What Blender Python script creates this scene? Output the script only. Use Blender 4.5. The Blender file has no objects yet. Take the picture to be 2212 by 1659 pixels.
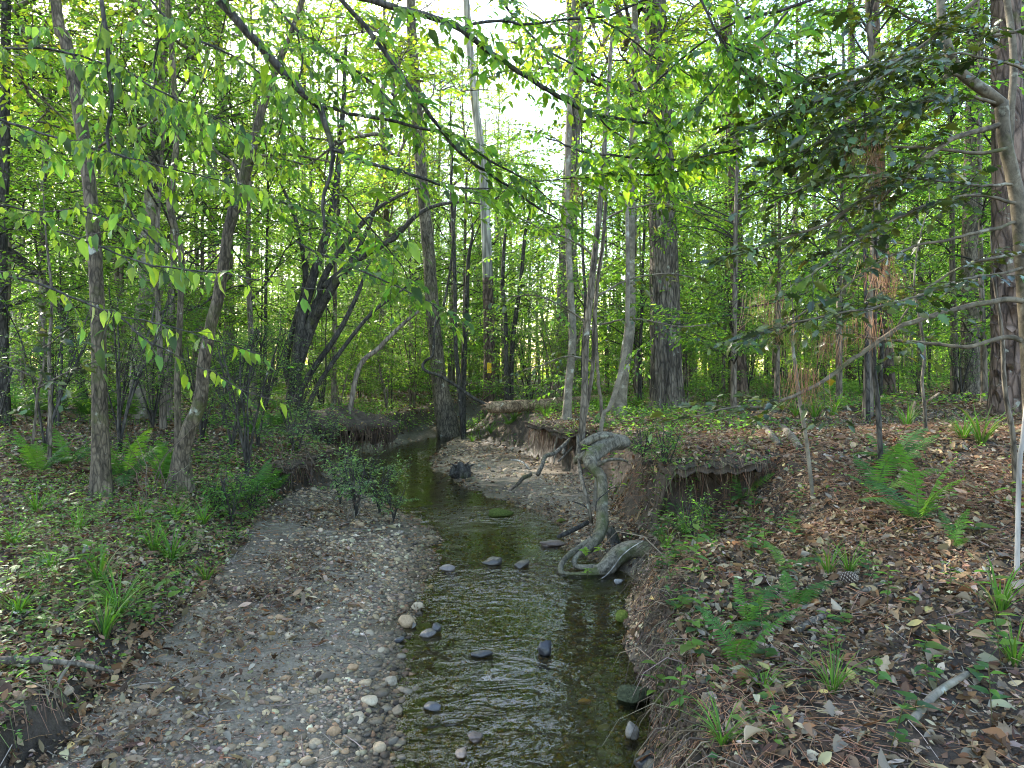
import bpy, bmesh, math
import numpy as np
from mathutils import Vector, Matrix

# ------------------------------------------------------------------ camera, sky, sun, exposure
SC = bpy.context.scene
COL = SC.collection
CAM_Z = 1.6
cam = bpy.data.cameras.new('camera')
cam.lens = 24.0
cam.sensor_width = 36.0
cam.shift_y = -0.0137
cam.clip_start = 0.05
cam.clip_end = 600
cam_o = bpy.data.objects.new('camera', cam)
COL.objects.link(cam_o)
cam_o.location = (0, 0, CAM_Z)
cam_o.rotation_euler = (math.radians(90), 0, 0)
SC.camera = cam_o

SUN_EL, SUN_AZ = math.radians(36), math.radians(-40)      # azimuth from +Y, clockwise
world = bpy.data.worlds.new('World')
SC.world = world
world.use_nodes = True
wn = world.node_tree
wn.nodes.clear()
sky = wn.nodes.new('ShaderNodeTexSky')
sky.sky_type = 'NISHITA'
sky.sun_disc = False
sky.sun_elevation = SUN_EL
sky.sun_rotation = SUN_AZ
sky.air_density = 1.3
sky.dust_density = 1.6
sky.ozone_density = 1.0
bg = wn.nodes.new('ShaderNodeBackground')
bg.inputs['Strength'].default_value = 0.15
wo = wn.nodes.new('ShaderNodeOutputWorld')
wn.links.new(sky.outputs[0], bg.inputs[0])
wn.links.new(bg.outputs[0], wo.inputs[0])

sun = bpy.data.lights.new('sun', 'SUN')
sun.energy = 2.8
sun.angle = math.radians(0.6)
sun.color = (1.0, 0.93, 0.80)
sun_o = bpy.data.objects.new('sun', sun)
COL.objects.link(sun_o)
sdir = Vector((math.sin(SUN_AZ) * math.cos(SUN_EL), math.cos(SUN_AZ) * math.cos(SUN_EL), math.sin(SUN_EL)))
sun_o.rotation_euler = sdir.to_track_quat('Z', 'Y').to_euler()
sun_o.location = (0, 0, 40)

SC.view_settings.view_transform = 'Standard'
SC.view_settings.look = 'None'
SC.view_settings.exposure = 2.9
SC.view_settings.gamma = 1.0
SC.view_settings.use_curve_mapping = False
SC.cycles.max_bounces = 7
SC.cycles.diffuse_bounces = 4
SC.cycles.glossy_bounces = 3
SC.cycles.transmission_bounces = 5
SC.cycles.transparent_max_bounces = 6
SC.cycles.caustics_reflective = False
SC.cycles.sample_clamp_indirect = 6.0
SC.cycles.use_denoising = True
SC.cycles.filter_width = 1.05

# ------------------------------------------------------------------ helpers
rng = np.random.default_rng(11)


def R(seed):
    return np.random.default_rng(seed)


def _hash(ix, iy, iz, s):
    n = np.sin(ix * 127.1 + iy * 311.7 + iz * 74.7 + s * 53.31) * 43758.5453
    return n - np.floor(n)


def vnoise(x, y, z=0.0, s=0):
    x, y, z = np.broadcast_arrays(np.asarray(x, float), np.asarray(y, float), np.asarray(z, float))
    ix, iy, iz = np.floor(x), np.floor(y), np.floor(z)
    fx, fy, fz = x - ix, y - iy, z - iz
    u, v, w = fx * fx * (3 - 2 * fx), fy * fy * (3 - 2 * fy), fz * fz * (3 - 2 * fz)
    r = 0.0
    for a in (0, 1):
        for b in (0, 1):
            for c in (0, 1):
                k = (u if a else 1 - u) * (v if b else 1 - v) * (w if c else 1 - w)
                r = r + k * _hash(ix + a, iy + b, iz + c, s)
    return r * 2 - 1


def fbm(x, y, z=0.0, octs=3, s=0):
    r, a, f, t = 0.0, 1.0, 1.0, 0.0
    for i in range(octs):
        r = r + a * vnoise(np.asarray(x) * f, np.asarray(y) * f, np.asarray(z) * f, s + i)
        t += a
        a *= 0.5
        f *= 2.03
    return r / t


def norm(v):
    v = np.asarray(v, float)
    return v / np.maximum(np.linalg.norm(v, axis=-1, keepdims=True), 1e-9)


def sstep(t):
    t = np.clip(t, 0, 1)
    return t * t * (3 - 2 * t)


class Buf:
    """Collects vertices, triangles and quads with a colour per vertex; becomes one mesh."""

    def __init__(self):
        self.v, self.t, self.q, self.c, self.n = [], [], [], [], 0

    def add(self, v, tris=None, quads=None, col=(0.5, 0.5, 0.5)):
        v = np.asarray(v, np.float64).reshape(-1, 3)
        if tris is not None and len(tris):
            self.t.append(np.asarray(tris, np.int64).reshape(-1, 3) + self.n)
        if quads is not None and len(quads):
            self.q.append(np.asarray(quads, np.int64).reshape(-1, 4) + self.n)
        c = np.asarray(col, np.float64)
        if c.ndim == 1:
            c = np.broadcast_to(c, (len(v), 3))
        self.v.append(v)
        self.c.append(c)
        self.n += len(v)
        return self

    def merge(self, o, M=None):
        if o.n == 0:
            return self
        v = np.concatenate(o.v)
        if M is not None:
            v = v @ M[:3, :3].T + M[:3, 3]
        return self.add(v, np.concatenate(o.t) if o.t else None, np.concatenate(o.q) if o.q else None, np.concatenate(o.c))

    def mesh(self, name, mat, smooth=True, off=(0, 0, 0)):
        me = bpy.data.meshes.new(name)
        v = (np.concatenate(self.v) if self.v else np.zeros((0, 3))) - np.asarray(off, float)
        t = np.concatenate(self.t) if self.t else np.zeros((0, 3), np.int64)
        q = np.concatenate(self.q) if self.q else np.zeros((0, 4), np.int64)
        me.vertices.add(len(v))
        me.vertices.foreach_set('co', v.astype(np.float32).ravel())
        loops = np.concatenate([t.ravel(), q.ravel()]).astype(np.int32)
        me.loops.add(len(loops))
        me.loops.foreach_set('vertex_index', loops)
        nf = len(t) + len(q)
        me.polygons.add(nf)
        st = np.concatenate([np.arange(len(t)) * 3, len(t) * 3 + np.arange(len(q)) * 4]).astype(np.int32)
        me.polygons.foreach_set('loop_start', st)
        if smooth:
            me.polygons.foreach_set('use_smooth', np.ones(nf, bool))
        a = me.color_attributes.new('Col', 'FLOAT_COLOR', 'POINT')
        c = np.concatenate(self.c) if self.c else np.zeros((0, 3))
        a.data.foreach_set('color', np.concatenate([c, np.ones((len(c), 1))], 1).astype(np.float32).ravel())
        me.update(calc_edges=True)
        me.materials.append(mat)
        return me


def link(name, me, parent=None, loc=(0, 0, 0), rz=0.0, scale=1.0, kind=None, label=None, cat=None, group=None):
    o = bpy.data.objects.new(name, me)
    COL.objects.link(o)
    o.parent = parent
    o.location = loc
    if rz:
        o.rotation_euler = (0, 0, rz)
    if not (isinstance(scale, float) and scale == 1.0):
        o.scale = (scale, scale, scale) if np.isscalar(scale) else scale
    tag(o, label, cat, group, kind)
    return o


def tag(o, label=None, cat=None, group=None, kind=None):
    if label:
        o['label'] = label
    if cat:
        o['category'] = cat
    if group:
        o['group'] = group
    if kind:
        o['kind'] = kind


def thing(name, label, cat, loc, group=None, rz=0.0, scale=1.0):
    return link(name, None, None, tuple(float(a) for a in loc), rz, scale, None, label, cat, group)


def P(px, py, Y):
    """A point of the place, from its bearing in the photograph (2212-wide) and its distance."""
    return np.array([(px - 1106) / 1475.0 * Y, Y, CAM_Z - (py - 799) / 1475.0 * Y])


def smooth_path(pts, n):
    """Catmull-Rom through pts (k x d), n samples."""
    p = np.asarray(pts, float)
    if len(p) == 2:
        t = np.linspace(0, 1, n)[:, None]
        return p[0] * (1 - t) + p[1] * t
    p = np.vstack([2 * p[0] - p[1], p, 2 * p[-1] - p[-2]])
    seg = np.linalg.norm(np.diff(p[1:-1, :3], axis=0), axis=1)
    cum = np.concatenate([[0], np.cumsum(seg)])
    s = np.linspace(0, cum[-1], n)
    k = np.clip(np.searchsorted(cum, s, side='right') - 1, 0, len(seg) - 1)
    t = ((s - cum[k]) / np.maximum(seg[k], 1e-9))[:, None]
    a, b, c, d = p[k], p[k + 1], p[k + 2], p[k + 3]
    return 0.5 * (2 * b + (c - a) * t + (2 * a - 5 * b + 4 * c - d) * t ** 2 + (3 * b - a - 3 * c + d) * t ** 3)


def tube(buf, path, rad, sides=10, rough=0.0, rscale=6.0, seed=0, col=(0.5, 0.5, 0.5), cap=True, flare=None, ridge=0.0):
    """A tapered round limb along path; rough adds lumps; flare = (height, amount, lobes) spreads the foot."""
    p = np.asarray(path, float)
    n = len(p)
    rad = np.broadcast_to(np.asarray(rad, float), (n,))
    t = norm(np.gradient(p, axis=0))
    u = np.cross(t[0], [0.0, 1.0, 0.13])
    if np.linalg.norm(u) < 1e-3:
        u = np.array([1.0, 0, 0])
    us = np.zeros((n, 3))
    for i in range(n):
        u = u - t[i] * np.dot(u, t[i])
        u = u / max(np.linalg.norm(u), 1e-9)
        us[i] = u
    ws = np.cross(t, us)
    th = np.linspace(0, 2 * np.pi, sides, endpoint=False)
    d = us[:, None, :] * np.cos(th)[None, :, None] + ws[:, None, :] * np.sin(th)[None, :, None]
    rr = rad[:, None] * np.ones((1, sides))
    if flare:
        h = np.concatenate([[0], np.cumsum(np.linalg.norm(np.diff(p, axis=0), axis=1))])
        k = np.exp(-h / flare[0])[:, None]
        rr = rr * (1 + flare[1] * k * (0.7 + 0.5 * np.cos(flare[2] * th + seed)[None, :] + 0.25 * np.cos((flare[2] + 2) * th + seed * 2)[None, :]))
    v = p[:, None, :] + d * rr[:, :, None]
    if ridge:
        hh = np.linspace(0, n * .12, n)[:, None]
        rr = rr * (1 + ridge * fbm(np.cos(th)[None] * 2.2 + 0 * hh, np.sin(th)[None] * 2.2 + 0 * hh, hh * .55, 3, seed + 7))
        v = p[:, None, :] + d * rr[:, :, None]
    if rough:
        q = v * rscale
        rr = rr * (1 + rough * fbm(q[..., 0], q[..., 1], q[..., 2] * 0.6, 3, seed))
        v = p[:, None, :] + d * rr[:, :, None]
    v = v.reshape(-1, 3)
    i = np.arange(n - 1)[:, None] * sides
    j = np.arange(sides)[None, :]
    j2 = (j + 1) % sides
    quads = np.stack([i + j, i + j2, i + sides + j2, i + sides + j], -1).reshape(-1, 4)
    tris = None
    if cap:
        v = np.vstack([v, p[0], p[-1]])
        a = np.arange(sides)
        b = (a + 1) % sides
        e = (n - 1) * sides
        tris = np.vstack([np.stack([np.full(sides, n * sides), b, a], 1), np.stack([np.full(sides, n * sides + 1), e + a, e + b], 1)])
    buf.add(v, tris, quads, col)


def tubes(buf, paths, r0, r1, sides=3, col=(0.5, 0.5, 0.5)):
    """Many thin tubes at once: paths (N, m, 3)."""
    p = np.asarray(paths, float)
    if len(p) == 0:
        return
    N, m, _ = p.shape
    t = norm(np.gradient(p, axis=1))
    ref = np.where(np.abs(t[..., 2:3]) > 0.9, np.array([1.0, 0.1, 0]), np.array([0.05, 0.03, 1.0]))
    u = norm(np.cross(t, ref))
    w = np.cross(t, u)
    f = np.linspace(0, 1, m)[None, :]
    r = np.broadcast_to(np.asarray(r0, float), (N,))[:, None] * (1 - f) + np.broadcast_to(np.asarray(r1, float), (N,))[:, None] * f
    th = np.linspace(0, 2 * np.pi, sides, endpoint=False)
    v = p[:, :, None, :] + r[:, :, None, None] * (u[:, :, None, :] * np.cos(th)[None, None, :, None] + w[:, :, None, :] * np.sin(th)[None, None, :, None])
    i = np.arange(m - 1)[:, None] * sides
    j = np.arange(sides)[None, :]
    j2 = (j + 1) % sides
    q = np.stack([i + j, i + j2, i + sides + j2, i + sides + j], -1).reshape(-1, 4)
    q = (np.arange(N)[:, None, None] * (m * sides) + q[None]).reshape(-1, 4)
    c = np.asarray(col, float)
    if c.ndim == 2:
        c = np.repeat(c, m * sides, axis=0)
    buf.add(v.reshape(-1, 3), None, q, c)


def stamp(buf, tv, tris, pos, X, Yv, Z, scl, col):
    """Copies of a small template at pos with axes X, Yv, Z (N x 3), size scl (N or N x 3), colour col (N x 3)."""
    N, k = len(pos), len(tv)
    if N == 0:
        return
    scl = np.asarray(scl, float)
    if scl.ndim == 1:
        scl = scl[:, None] * np.ones((1, 3))
    s = tv[None] * scl[:, None, :]
    v = pos[:, None, :] + s[..., 0:1] * X[:, None, :] + s[..., 1:2] * Yv[:, None, :] + s[..., 2:3] * Z[:, None, :]
    f = (np.arange(N)[:, None, None] * k + np.asarray(tris)[None]).reshape(-1, 3)
    buf.add(v.reshape(-1, 3), f, None, np.repeat(col, k, axis=0))


def rand_axes(n, r, tilt=0.5):
    """Frames that lie roughly flat: heading at random, tipped by up to tilt."""
    a = r.uniform(0, 2 * np.pi, n)
    X = np.stack([np.cos(a), np.sin(a), r.normal(0, tilt, n)], 1)
    X = norm(X)
    Z = norm(np.stack([r.normal(0, tilt, n), r.normal(0, tilt, n), np.ones(n)], 1))
    Y = norm(np.cross(Z, X))
    return X, Y, np.cross(X, Y)


def palette(r, n, cols, w=None, jit=0.18):
    c = np.asarray(cols, float)
    k = r.choice(len(c), n, p=None if w is None else np.asarray(w, float) / np.sum(w))
    return np.clip(c[k] * np.exp(r.normal(0, jit, (n, 1))) * np.exp(r.normal(0, jit * 0.3, (n, 3))), 0.004, 0.85)


# leaf outlines: x along, y across, z up
def leaf_ovate(curl=0.0, fold=0.12, wide=0.27):
    xs = np.array([0.0, 0.28, 0.62, 1.0])
    wd = np.array([0.0, wide, wide * 0.82, 0.0])
    z = -curl * xs ** 2
    v = [[0, 0, 0], [0.28, -wd[1], fold * wd[1] + z[1]], [0.28, 0, z[1]], [0.28, wd[1], fold * wd[1] + z[1]],
         [0.62, -wd[2], fold * wd[2] + z[2]], [0.62, 0, z[2]], [0.62, wd[2], fold * wd[2] + z[2]], [1, 0, z[3]]]
    t = [[0, 1, 2], [0, 2, 3], [1, 4, 5], [1, 5, 2], [2, 5, 6], [2, 6, 3], [4, 7, 5], [5, 7, 6]]
    return np.array(v), np.array(t)


def leaf_diamond(fold=0.2, wide=0.27, curl=0.1):
    v = [[0, 0, 0], [0.45, -wide, fold * wide], [0.45, wide, fold * wide], [1, 0, -curl]]
    return np.array(v), np.array([[0, 1, 3], [0, 3, 2]])


def leaf_outline(half, curl=0.1, fold=0.2, twist=0.0):
    """A leaf from its half outline [(x, w)...], fanned to the midrib."""
    h = np.array(half, float)
    n = len(h)
    v, t = [], []
    for x, w in h:
        z = -curl * x * x
        v += [[x, -w, z + fold * w + twist * x * w], [x, 0, z], [x, w, z + fold * w - twist * x * w]]
    for i in range(n - 1):
        a, b = 3 * i, 3 * i + 3
        t += [[a, b, b + 1], [a, b + 1, a + 1], [a + 1, b + 1, b + 2], [a + 1, b + 2, a + 2]]
    return np.array(v), np.array(t)


def leaf_curly(half, curl, cup, twist, wave, ph=0.0):
    """A dry leaf with four cells across: rolled along its length, cupped and waved."""
    h = np.array(half, float)
    us = np.array([-1, -.5, 0, .5, 1.0])
    v, t = [], []
    for x, w in h:
        for u in us:
            v.append([x, u * w, -curl * (x - .4) ** 2 + cup * (u * w) ** 2 * 6 + .12 * abs(u * w) + twist * (x - .5) * u * w + wave * math.sin(9 * x + 2.5 * u + ph) * w])
    for i in range(len(h) - 1):
        for j in range(4):
            a, b = i * 5 + j, i * 5 + 5 + j
            t += [[a, b, b + 1], [a, b + 1, a + 1]]
    return np.array(v), np.array(t)


OAK = [(0, .01), (.12, .05), (.25, .2), (.33, .09), (.48, .3), (.56, .12), (.72, .26), (.8, .1), (.93, .11), (1, .01)]
HOLLY = [(0, .01), (.12, .1), (.22, .27), (.3, .16), (.45, .3), (.52, .18), (.68, .27), (.74, .13), (.88, .1), (1, .005)]
BEECH = [(0, .012), (.06, .03), (.16, .15), (.3, .23), (.45, .255), (.6, .235), (.75, .175), (.88, .085), (1, .006)]
OAK2 = [(0, .012), (.1, .03), (.2, .11), (.28, .19), (.34, .1), (.45, .2), (.52, .29), (.58, .15), (.7, .2), (.78, .25), (.84, .11), (.93, .1), (1, .01)]
HEART = [(0, .03), (.1, .24), (.3, .33), (.6, .22), (.85, .07), (1, .005)]


# ------------------------------------------------------------------ materials
def new_mat(name):
    m = bpy.data.materials.new(name)
    m.use_nodes = True
    nt = m.node_tree
    nt.nodes.clear()
    out = nt.nodes.new('ShaderNodeOutputMaterial')
    return m, nt, out


def nd(nt, typ, **kw):
    n = nt.nodes.new(typ)
    for k, v in kw.items():
        if k in n.inputs:
            n.inputs[k].default_value = v
        else:
            setattr(n, k, v)
    return n


def ramp(nt, fac, stops):
    r = nt.nodes.new('ShaderNodeValToRGB')
    e = r.color_ramp.elements
    while len(e) < len(stops):
        e.new(0.5)
    for k, (p, c) in zip(e, stops):
        k.position = p
        k.color = (*c, 1) if len(c) == 3 else c
    nt.links.new(fac, r.inputs[0])
    return r.outputs[0]


def mixc(nt, fac, a, b, mode='MIX'):
    m = nt.nodes.new('ShaderNodeMix')
    m.data_type = 'RGBA'
    m.blend_type = mode
    for s, x in ((0, fac), (6, a), (7, b)):
        if hasattr(x, 'is_output'):
            nt.links.new(x, m.inputs[s])
        elif s == 0:
            m.inputs[0].default_value = x
        else:
            m.inputs[s].default_value = (*x, 1)
    return m.outputs[2]


def math_n(nt, op, a, b=0.0):
    m = nt.nodes.new('ShaderNodeMath')
    m.operation = op
    for i, x in enumerate((a, b)):
        if hasattr(x, 'is_output'):
            nt.links.new(x, m.inputs[i])
        else:
            m.inputs[i].default_value = x
    return m.outputs[0]


def coords(nt, scale=(1, 1, 1), kind='Object'):
    tc = nt.nodes.new('ShaderNodeTexCoord')
    mp = nt.nodes.new('ShaderNodeMapping')
    mp.inputs['Scale'].default_value = scale
    nt.links.new(tc.outputs[kind], mp.inputs[0])
    return mp.outputs[0]


def noise_n(nt, vec, scale, detail=4, rough=0.6, dist=0.0):
    n = nt.nodes.new('ShaderNodeTexNoise')
    n.inputs['Scale'].default_value = scale
    n.inputs['Detail'].default_value = detail
    n.inputs['Roughness'].default_value = rough
    n.inputs['Distortion'].default_value = dist
    if vec is not None:
        nt.links.new(vec, n.inputs['Vector'])
    return n.outputs['Fac']


def attr_col(nt):
    a = nt.nodes.new('ShaderNodeAttribute')
    a.attribute_name = 'Col'
    return a.outputs['Color']


def bump_n(nt, h, strength, dist):
    b = nt.nodes.new('ShaderNodeBump')
    b.inputs['Strength'].default_value = strength
    b.inputs['Distance'].default_value = dist
    nt.links.new(h, b.inputs['Height'])
    return b.outputs[0]


def leaf_mat(name, trans=0.5, tint=(1.35, 1.5, 0.45), rough=0.42, spec=0.35):
    m, nt, out = new_mat(name)
    c = attr_col(nt)
    p = nd(nt, 'ShaderNodeBsdfPrincipled', Roughness=rough)
    p.inputs['Specular IOR Level'].default_value = spec
    nt.links.new(c, p.inputs['Base Color'])
    t = nt.nodes.new('ShaderNodeBsdfTranslucent')
    nt.links.new(mixc(nt, 1.0, c, tint, 'MULTIPLY'), t.inputs[0])
    mx = nt.nodes.new('ShaderNodeMixShader')
    mx.inputs[0].default_value = trans
    nt.links.new(p.outputs[0], mx.inputs[1])
    nt.links.new(t.outputs[0], mx.inputs[2])
    nt.links.new(mx.outputs[0], out.inputs[0])
    return m


def plain_mat(name, rough=0.75, spec=0.3, grain=0.25, gscale=60.0, bump=0.0, bdist=0.004, kind='Object'):
    """Colour from the mesh's own colour, broken up by grain."""
    m, nt, out = new_mat(name)
    v = coords(nt, kind=kind)
    n = noise_n(nt, v, gscale, 5, 0.65)
    c = mixc(nt, 1.0, attr_col(nt), ramp(nt, n, [(0.25, (1 - grain,) * 3), (0.75, (1 + grain,) * 3)]), 'MULTIPLY')
    p = nd(nt, 'ShaderNodeBsdfPrincipled', Roughness=rough)
    p.inputs['Specular IOR Level'].default_value = spec
    nt.links.new(c, p.inputs['Base Color'])
    if bump:
        nt.links.new(bump_n(nt, n, bump, bdist), p.inputs['Normal'])
    nt.links.new(p.outputs[0], out.inputs[0])
    return m


def bark_mat(name, dark, light, scale=9.0, zs=0.22, moss=0.0, lichen=0.0, bump=0.8, dist=0.02, lich_col=(0.36, 0.37, 0.31), contrast=(0.38, 0.62), crk=0.75):
    m, nt, out = new_mat(name)
    v = coords(nt, (1, 1, zs))
    n1 = noise_n(nt, v, scale, 8, 0.68, 0.6)
    vo = nt.nodes.new('ShaderNodeTexVoronoi')
    vo.feature = 'DISTANCE_TO_EDGE'
    vo.inputs['Scale'].default_value = scale * 1.7
    nt.links.new(v, vo.inputs['Vector'])
    crack = ramp(nt, vo.outputs['Distance'], [(0.0, (0.25,) * 3), (0.16, (1, 1, 1))])
    h = math_n(nt, 'MULTIPLY', n1, crack)
    c = ramp(nt, n1, [(contrast[0], dark), (contrast[1], light)])
    c = mixc(nt, crk, c, mixc(nt, 1.0, c, crack, 'MULTIPLY'))
    if crk < 0.3:
        h = n1
    w = coords(nt)
    big = noise_n(nt, w, 1.7, 4, 0.6)
    c = mixc(nt, 1.0, c, ramp(nt, big, [(0.3, (0.72, 0.72, 0.72)), (0.7, (1.25, 1.22, 1.18))]), 'MULTIPLY')
    if lichen:
        ln = noise_n(nt, w, 7.0, 6, 0.62)
        c = mixc(nt, ramp(nt, ln, [(0.66 - 0.2 * lichen, (0, 0, 0)), (0.74 - 0.2 * lichen, (0.8,) * 3)]), c, lich_col)
    if moss:
        mn = noise_n(nt, w, 3.2, 7, 0.65)
        c = mixc(nt, ramp(nt, mn, [(0.62 - 0.2 * moss, (0, 0, 0)), (0.75 - 0.2 * moss, (0.85,) * 3)]), c, (0.055, 0.062, 0.018))
    p = nd(nt, 'ShaderNodeBsdfPrincipled', Roughness=0.85)
    p.inputs['Specular IOR Level'].default_value = 0.2
    nt.links.new(c, p.inputs['Base Color'])
    nt.links.new(bump_n(nt, h, bump, dist), p.inputs['Normal'])
    nt.links.new(p.outputs[0], out.inputs[0])
    return m


M = {}
M['leaf'] = leaf_mat('spring_leaf', 0.6, (1.95, 2.0, 0.85))
M['leaf_far'] = leaf_mat('canopy_leaf', 0.62, (2.05, 2.05, 0.9), 0.5, 0.2)
M['holly'] = leaf_mat('holly_leaf', 0.28, (1.5, 1.4, 0.3), 0.28, 0.5)
M['fern'] = leaf_mat('fern_frond', 0.42, (1.4, 1.5, 0.5), 0.6, 0.12)
M['litter'] = leaf_mat('dead_leaf', 0.16, (1.2, 1.0, 0.8), 0.8, 0.1)
M['needle'] = plain_mat('pine_needle', 0.6, 0.3, 0.1)
M['stone'] = plain_mat('creek_stone', 0.75, 0.2, 0.34, 90.0, 0.45, 0.004)
M['wetstone'] = plain_mat('wet_stone', 0.34, 0.4, 0.4, 60.0, 0.6, 0.006)
M['moss'] = plain_mat('moss', 0.95, 0.1, 0.6, 70.0, 1.0, 0.015)
M['root'] = plain_mat('fine_root', 0.9, 0.1, 0.3, 40.0)
M['twig'] = plain_mat('twig_bark', 0.85, 0.2, 0.35, 60.0, 0.4, 0.003)
M['bark_oak'] = bark_mat('furrowed_grey_bark', (0.045, 0.038, 0.032), (0.20, 0.172, 0.142), 13.0, 0.16, 0.06, 0.05, 1.0, 0.03)
M['bark_grey'] = bark_mat('grey_brown_bark', (0.052, 0.043, 0.033), (0.21, 0.178, 0.138), 16.0, 0.25, 0.25, 0.15, 0.8, 0.015)
M['bark_mossy'] = bark_mat('mossy_bark', (0.035, 0.028, 0.02), (0.155, 0.125, 0.088), 17.0, 0.3, 0.55, 0.22, 0.8, 0.012)
M['bark_smooth'] = bark_mat('smooth_pale_bark', (0.095, 0.083, 0.064), (0.22, 0.193, 0.148), 9.0, 0.8, 0.25, 0.4, 0.35, 0.008, crk=0.1)
M['bark_root'] = bark_mat('smooth_root_bark', (0.045, 0.04, 0.03), (0.19, 0.168, 0.13), 30.0, 0.5, 0.55, 0.36, 0.9, 0.012, lich_col=(0.27, 0.27, 0.21), crk=0.12)
M['bark_rootmoss'] = bark_mat('mossy_root_bark', (0.045, 0.04, 0.03), (0.17, 0.15, 0.11), 30.0, 0.5, 0.95, 0.3, 0.9, 0.014, lich_col=(0.27, 0.27, 0.21), crk=0.12)
M['bark_pine'] = bark_mat('plated_pine_bark', (0.045, 0.032, 0.026), (0.19, 0.135, 0.108), 7.0, 0.32, 0.05, 0.12, 1.0, 0.035)
M['bark_dark'] = bark_mat('dark_wet_bark', (0.022, 0.02, 0.018), (0.085, 0.078, 0.068), 15.0, 0.3, 0.22, 0.12, 0.8, 0.012)
M['bark_far'] = bark_mat('far_trunk_bark', (0.08, 0.066, 0.052), (0.24, 0.2, 0.16), 10.0, 0.2, 0.1, 0.15, 0.8, 0.02)
M['wood_pale'] = bark_mat('weathered_bare_wood', (0.22, 0.2, 0.18), (0.5, 0.47, 0.43), 5.0, 0.08, 0.0, 0.05, 0.5, 0.01)
M['wood_rot'] = bark_mat('rotten_wood', (0.1, 0.065, 0.04), (0.36, 0.26, 0.17), 9.0, 0.6, 0.3, 0.1, 0.9, 0.02)
M['bark_holly'] = bark_mat('holly_bark', (0.06, 0.051, 0.037), (0.165, 0.14, 0.102), 14.0, 0.8, 0.3, 0.36, 0.4, 0.008, lich_col=(0.27, 0.26, 0.2), crk=0.1)

# ------------------------------------------------------------------ the lie of the land
_ys = np.linspace(-40, 220, 5201)


def prof(tab, w=25):
    t = np.array(tab, float)
    z = np.interp(_ys, t[:, 0], t[:, 1])
    k = np.hanning(w)
    return np.convolve(np.pad(z, w // 2, mode='edge'), k / k.sum(), mode='valid')


XL = prof([(-40, -.3), (0, -.4), (2.75, -.40), (3.3, -.46), (3.93, -.56), (4.7, -.565), (5.9, -.65), (7.1, -.78), (7.8, -1.3), (9, -1.95), (11.7, -2.95), (14.8, -2.3), (16.8, -1.7), (20, -1.5), (25, -.3), (35, 2.5), (60, 4), (220, 8)])
XR = prof([(-40, .6), (0, .5), (2.75, .53), (3.1, .66), (3.47, .60), (3.93, .62), (4.7, .74), (5.25, .95), (5.7, .7), (5.95, .46), (7.1, .46), (7.8, .25), (9, -.6), (11.7, -1.5), (14.8, -1.5), (16.8, -1.25), (20, -.6), (25, .8), (35, 3.6), (60, 5), (220, 9)], 15)
TL = prof([(-40, -1.9), (0, -1.8), (2.8, -1.72), (3.2, -1.8), (4.5, -2.0), (6, -2.3), (7.3, -2.65), (8.2, -2.55), (9, -2.5), (10, -2.75), (12, -3.3), (14.8, -2.7), (16.8, -2.1), (20, -1.8), (25, -.6), (35, 2.2), (60, 3.6), (220, 7)])
TR = prof([(-40, .8), (0, .62), (2.75, .56), (3.5, .64), (4.7, .80), (5.3, 1.02), (6, 1.12), (7, 1.05), (8, 1.15), (9.5, 1.0), (11, .6), (13, -.3), (15, -.95), (17, -1.15), (20, -.5), (25, .95), (35, 3.8), (60, 5.2), (220, 9.4)])
HL = prof([(-40, .35), (0, .32), (2.8, .34), (4.5, .32), (6, .38), (7.3, .48), (8.5, .58), (10, .62), (12, .72), (15, .6), (30, .6), (220, .6)])
WL = prof([(-40, .3), (2.8, .22), (3.6, .35), (4.5, .6), (6, .8), (7.5, .5), (8.3, .16), (9, .16), (10.5, .3), (12, .14), (14, .3), (20, .6), (220, .6)])
HR = prof([(-40, .35), (2.75, .33), (4, .42), (5, .62), (5.8, .84), (8, .8), (11, .76), (15, .7), (30, .7), (220, .7)])
WR = prof([(-40, .3), (2.75, .2), (4, .3), (5, .42), (5.7, .16), (6.05, .2), (6.7, .5), (8.2, .5), (9, .45), (9.8, .14), (11.2, .16), (12.5, .8), (15, 1.0), (20, .7), (220, .7)])


def lines(y):
    return [np.interp(y, _ys, a) for a in (XL, XR, TL, TR, HL, WL, HR, WR)]


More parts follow.
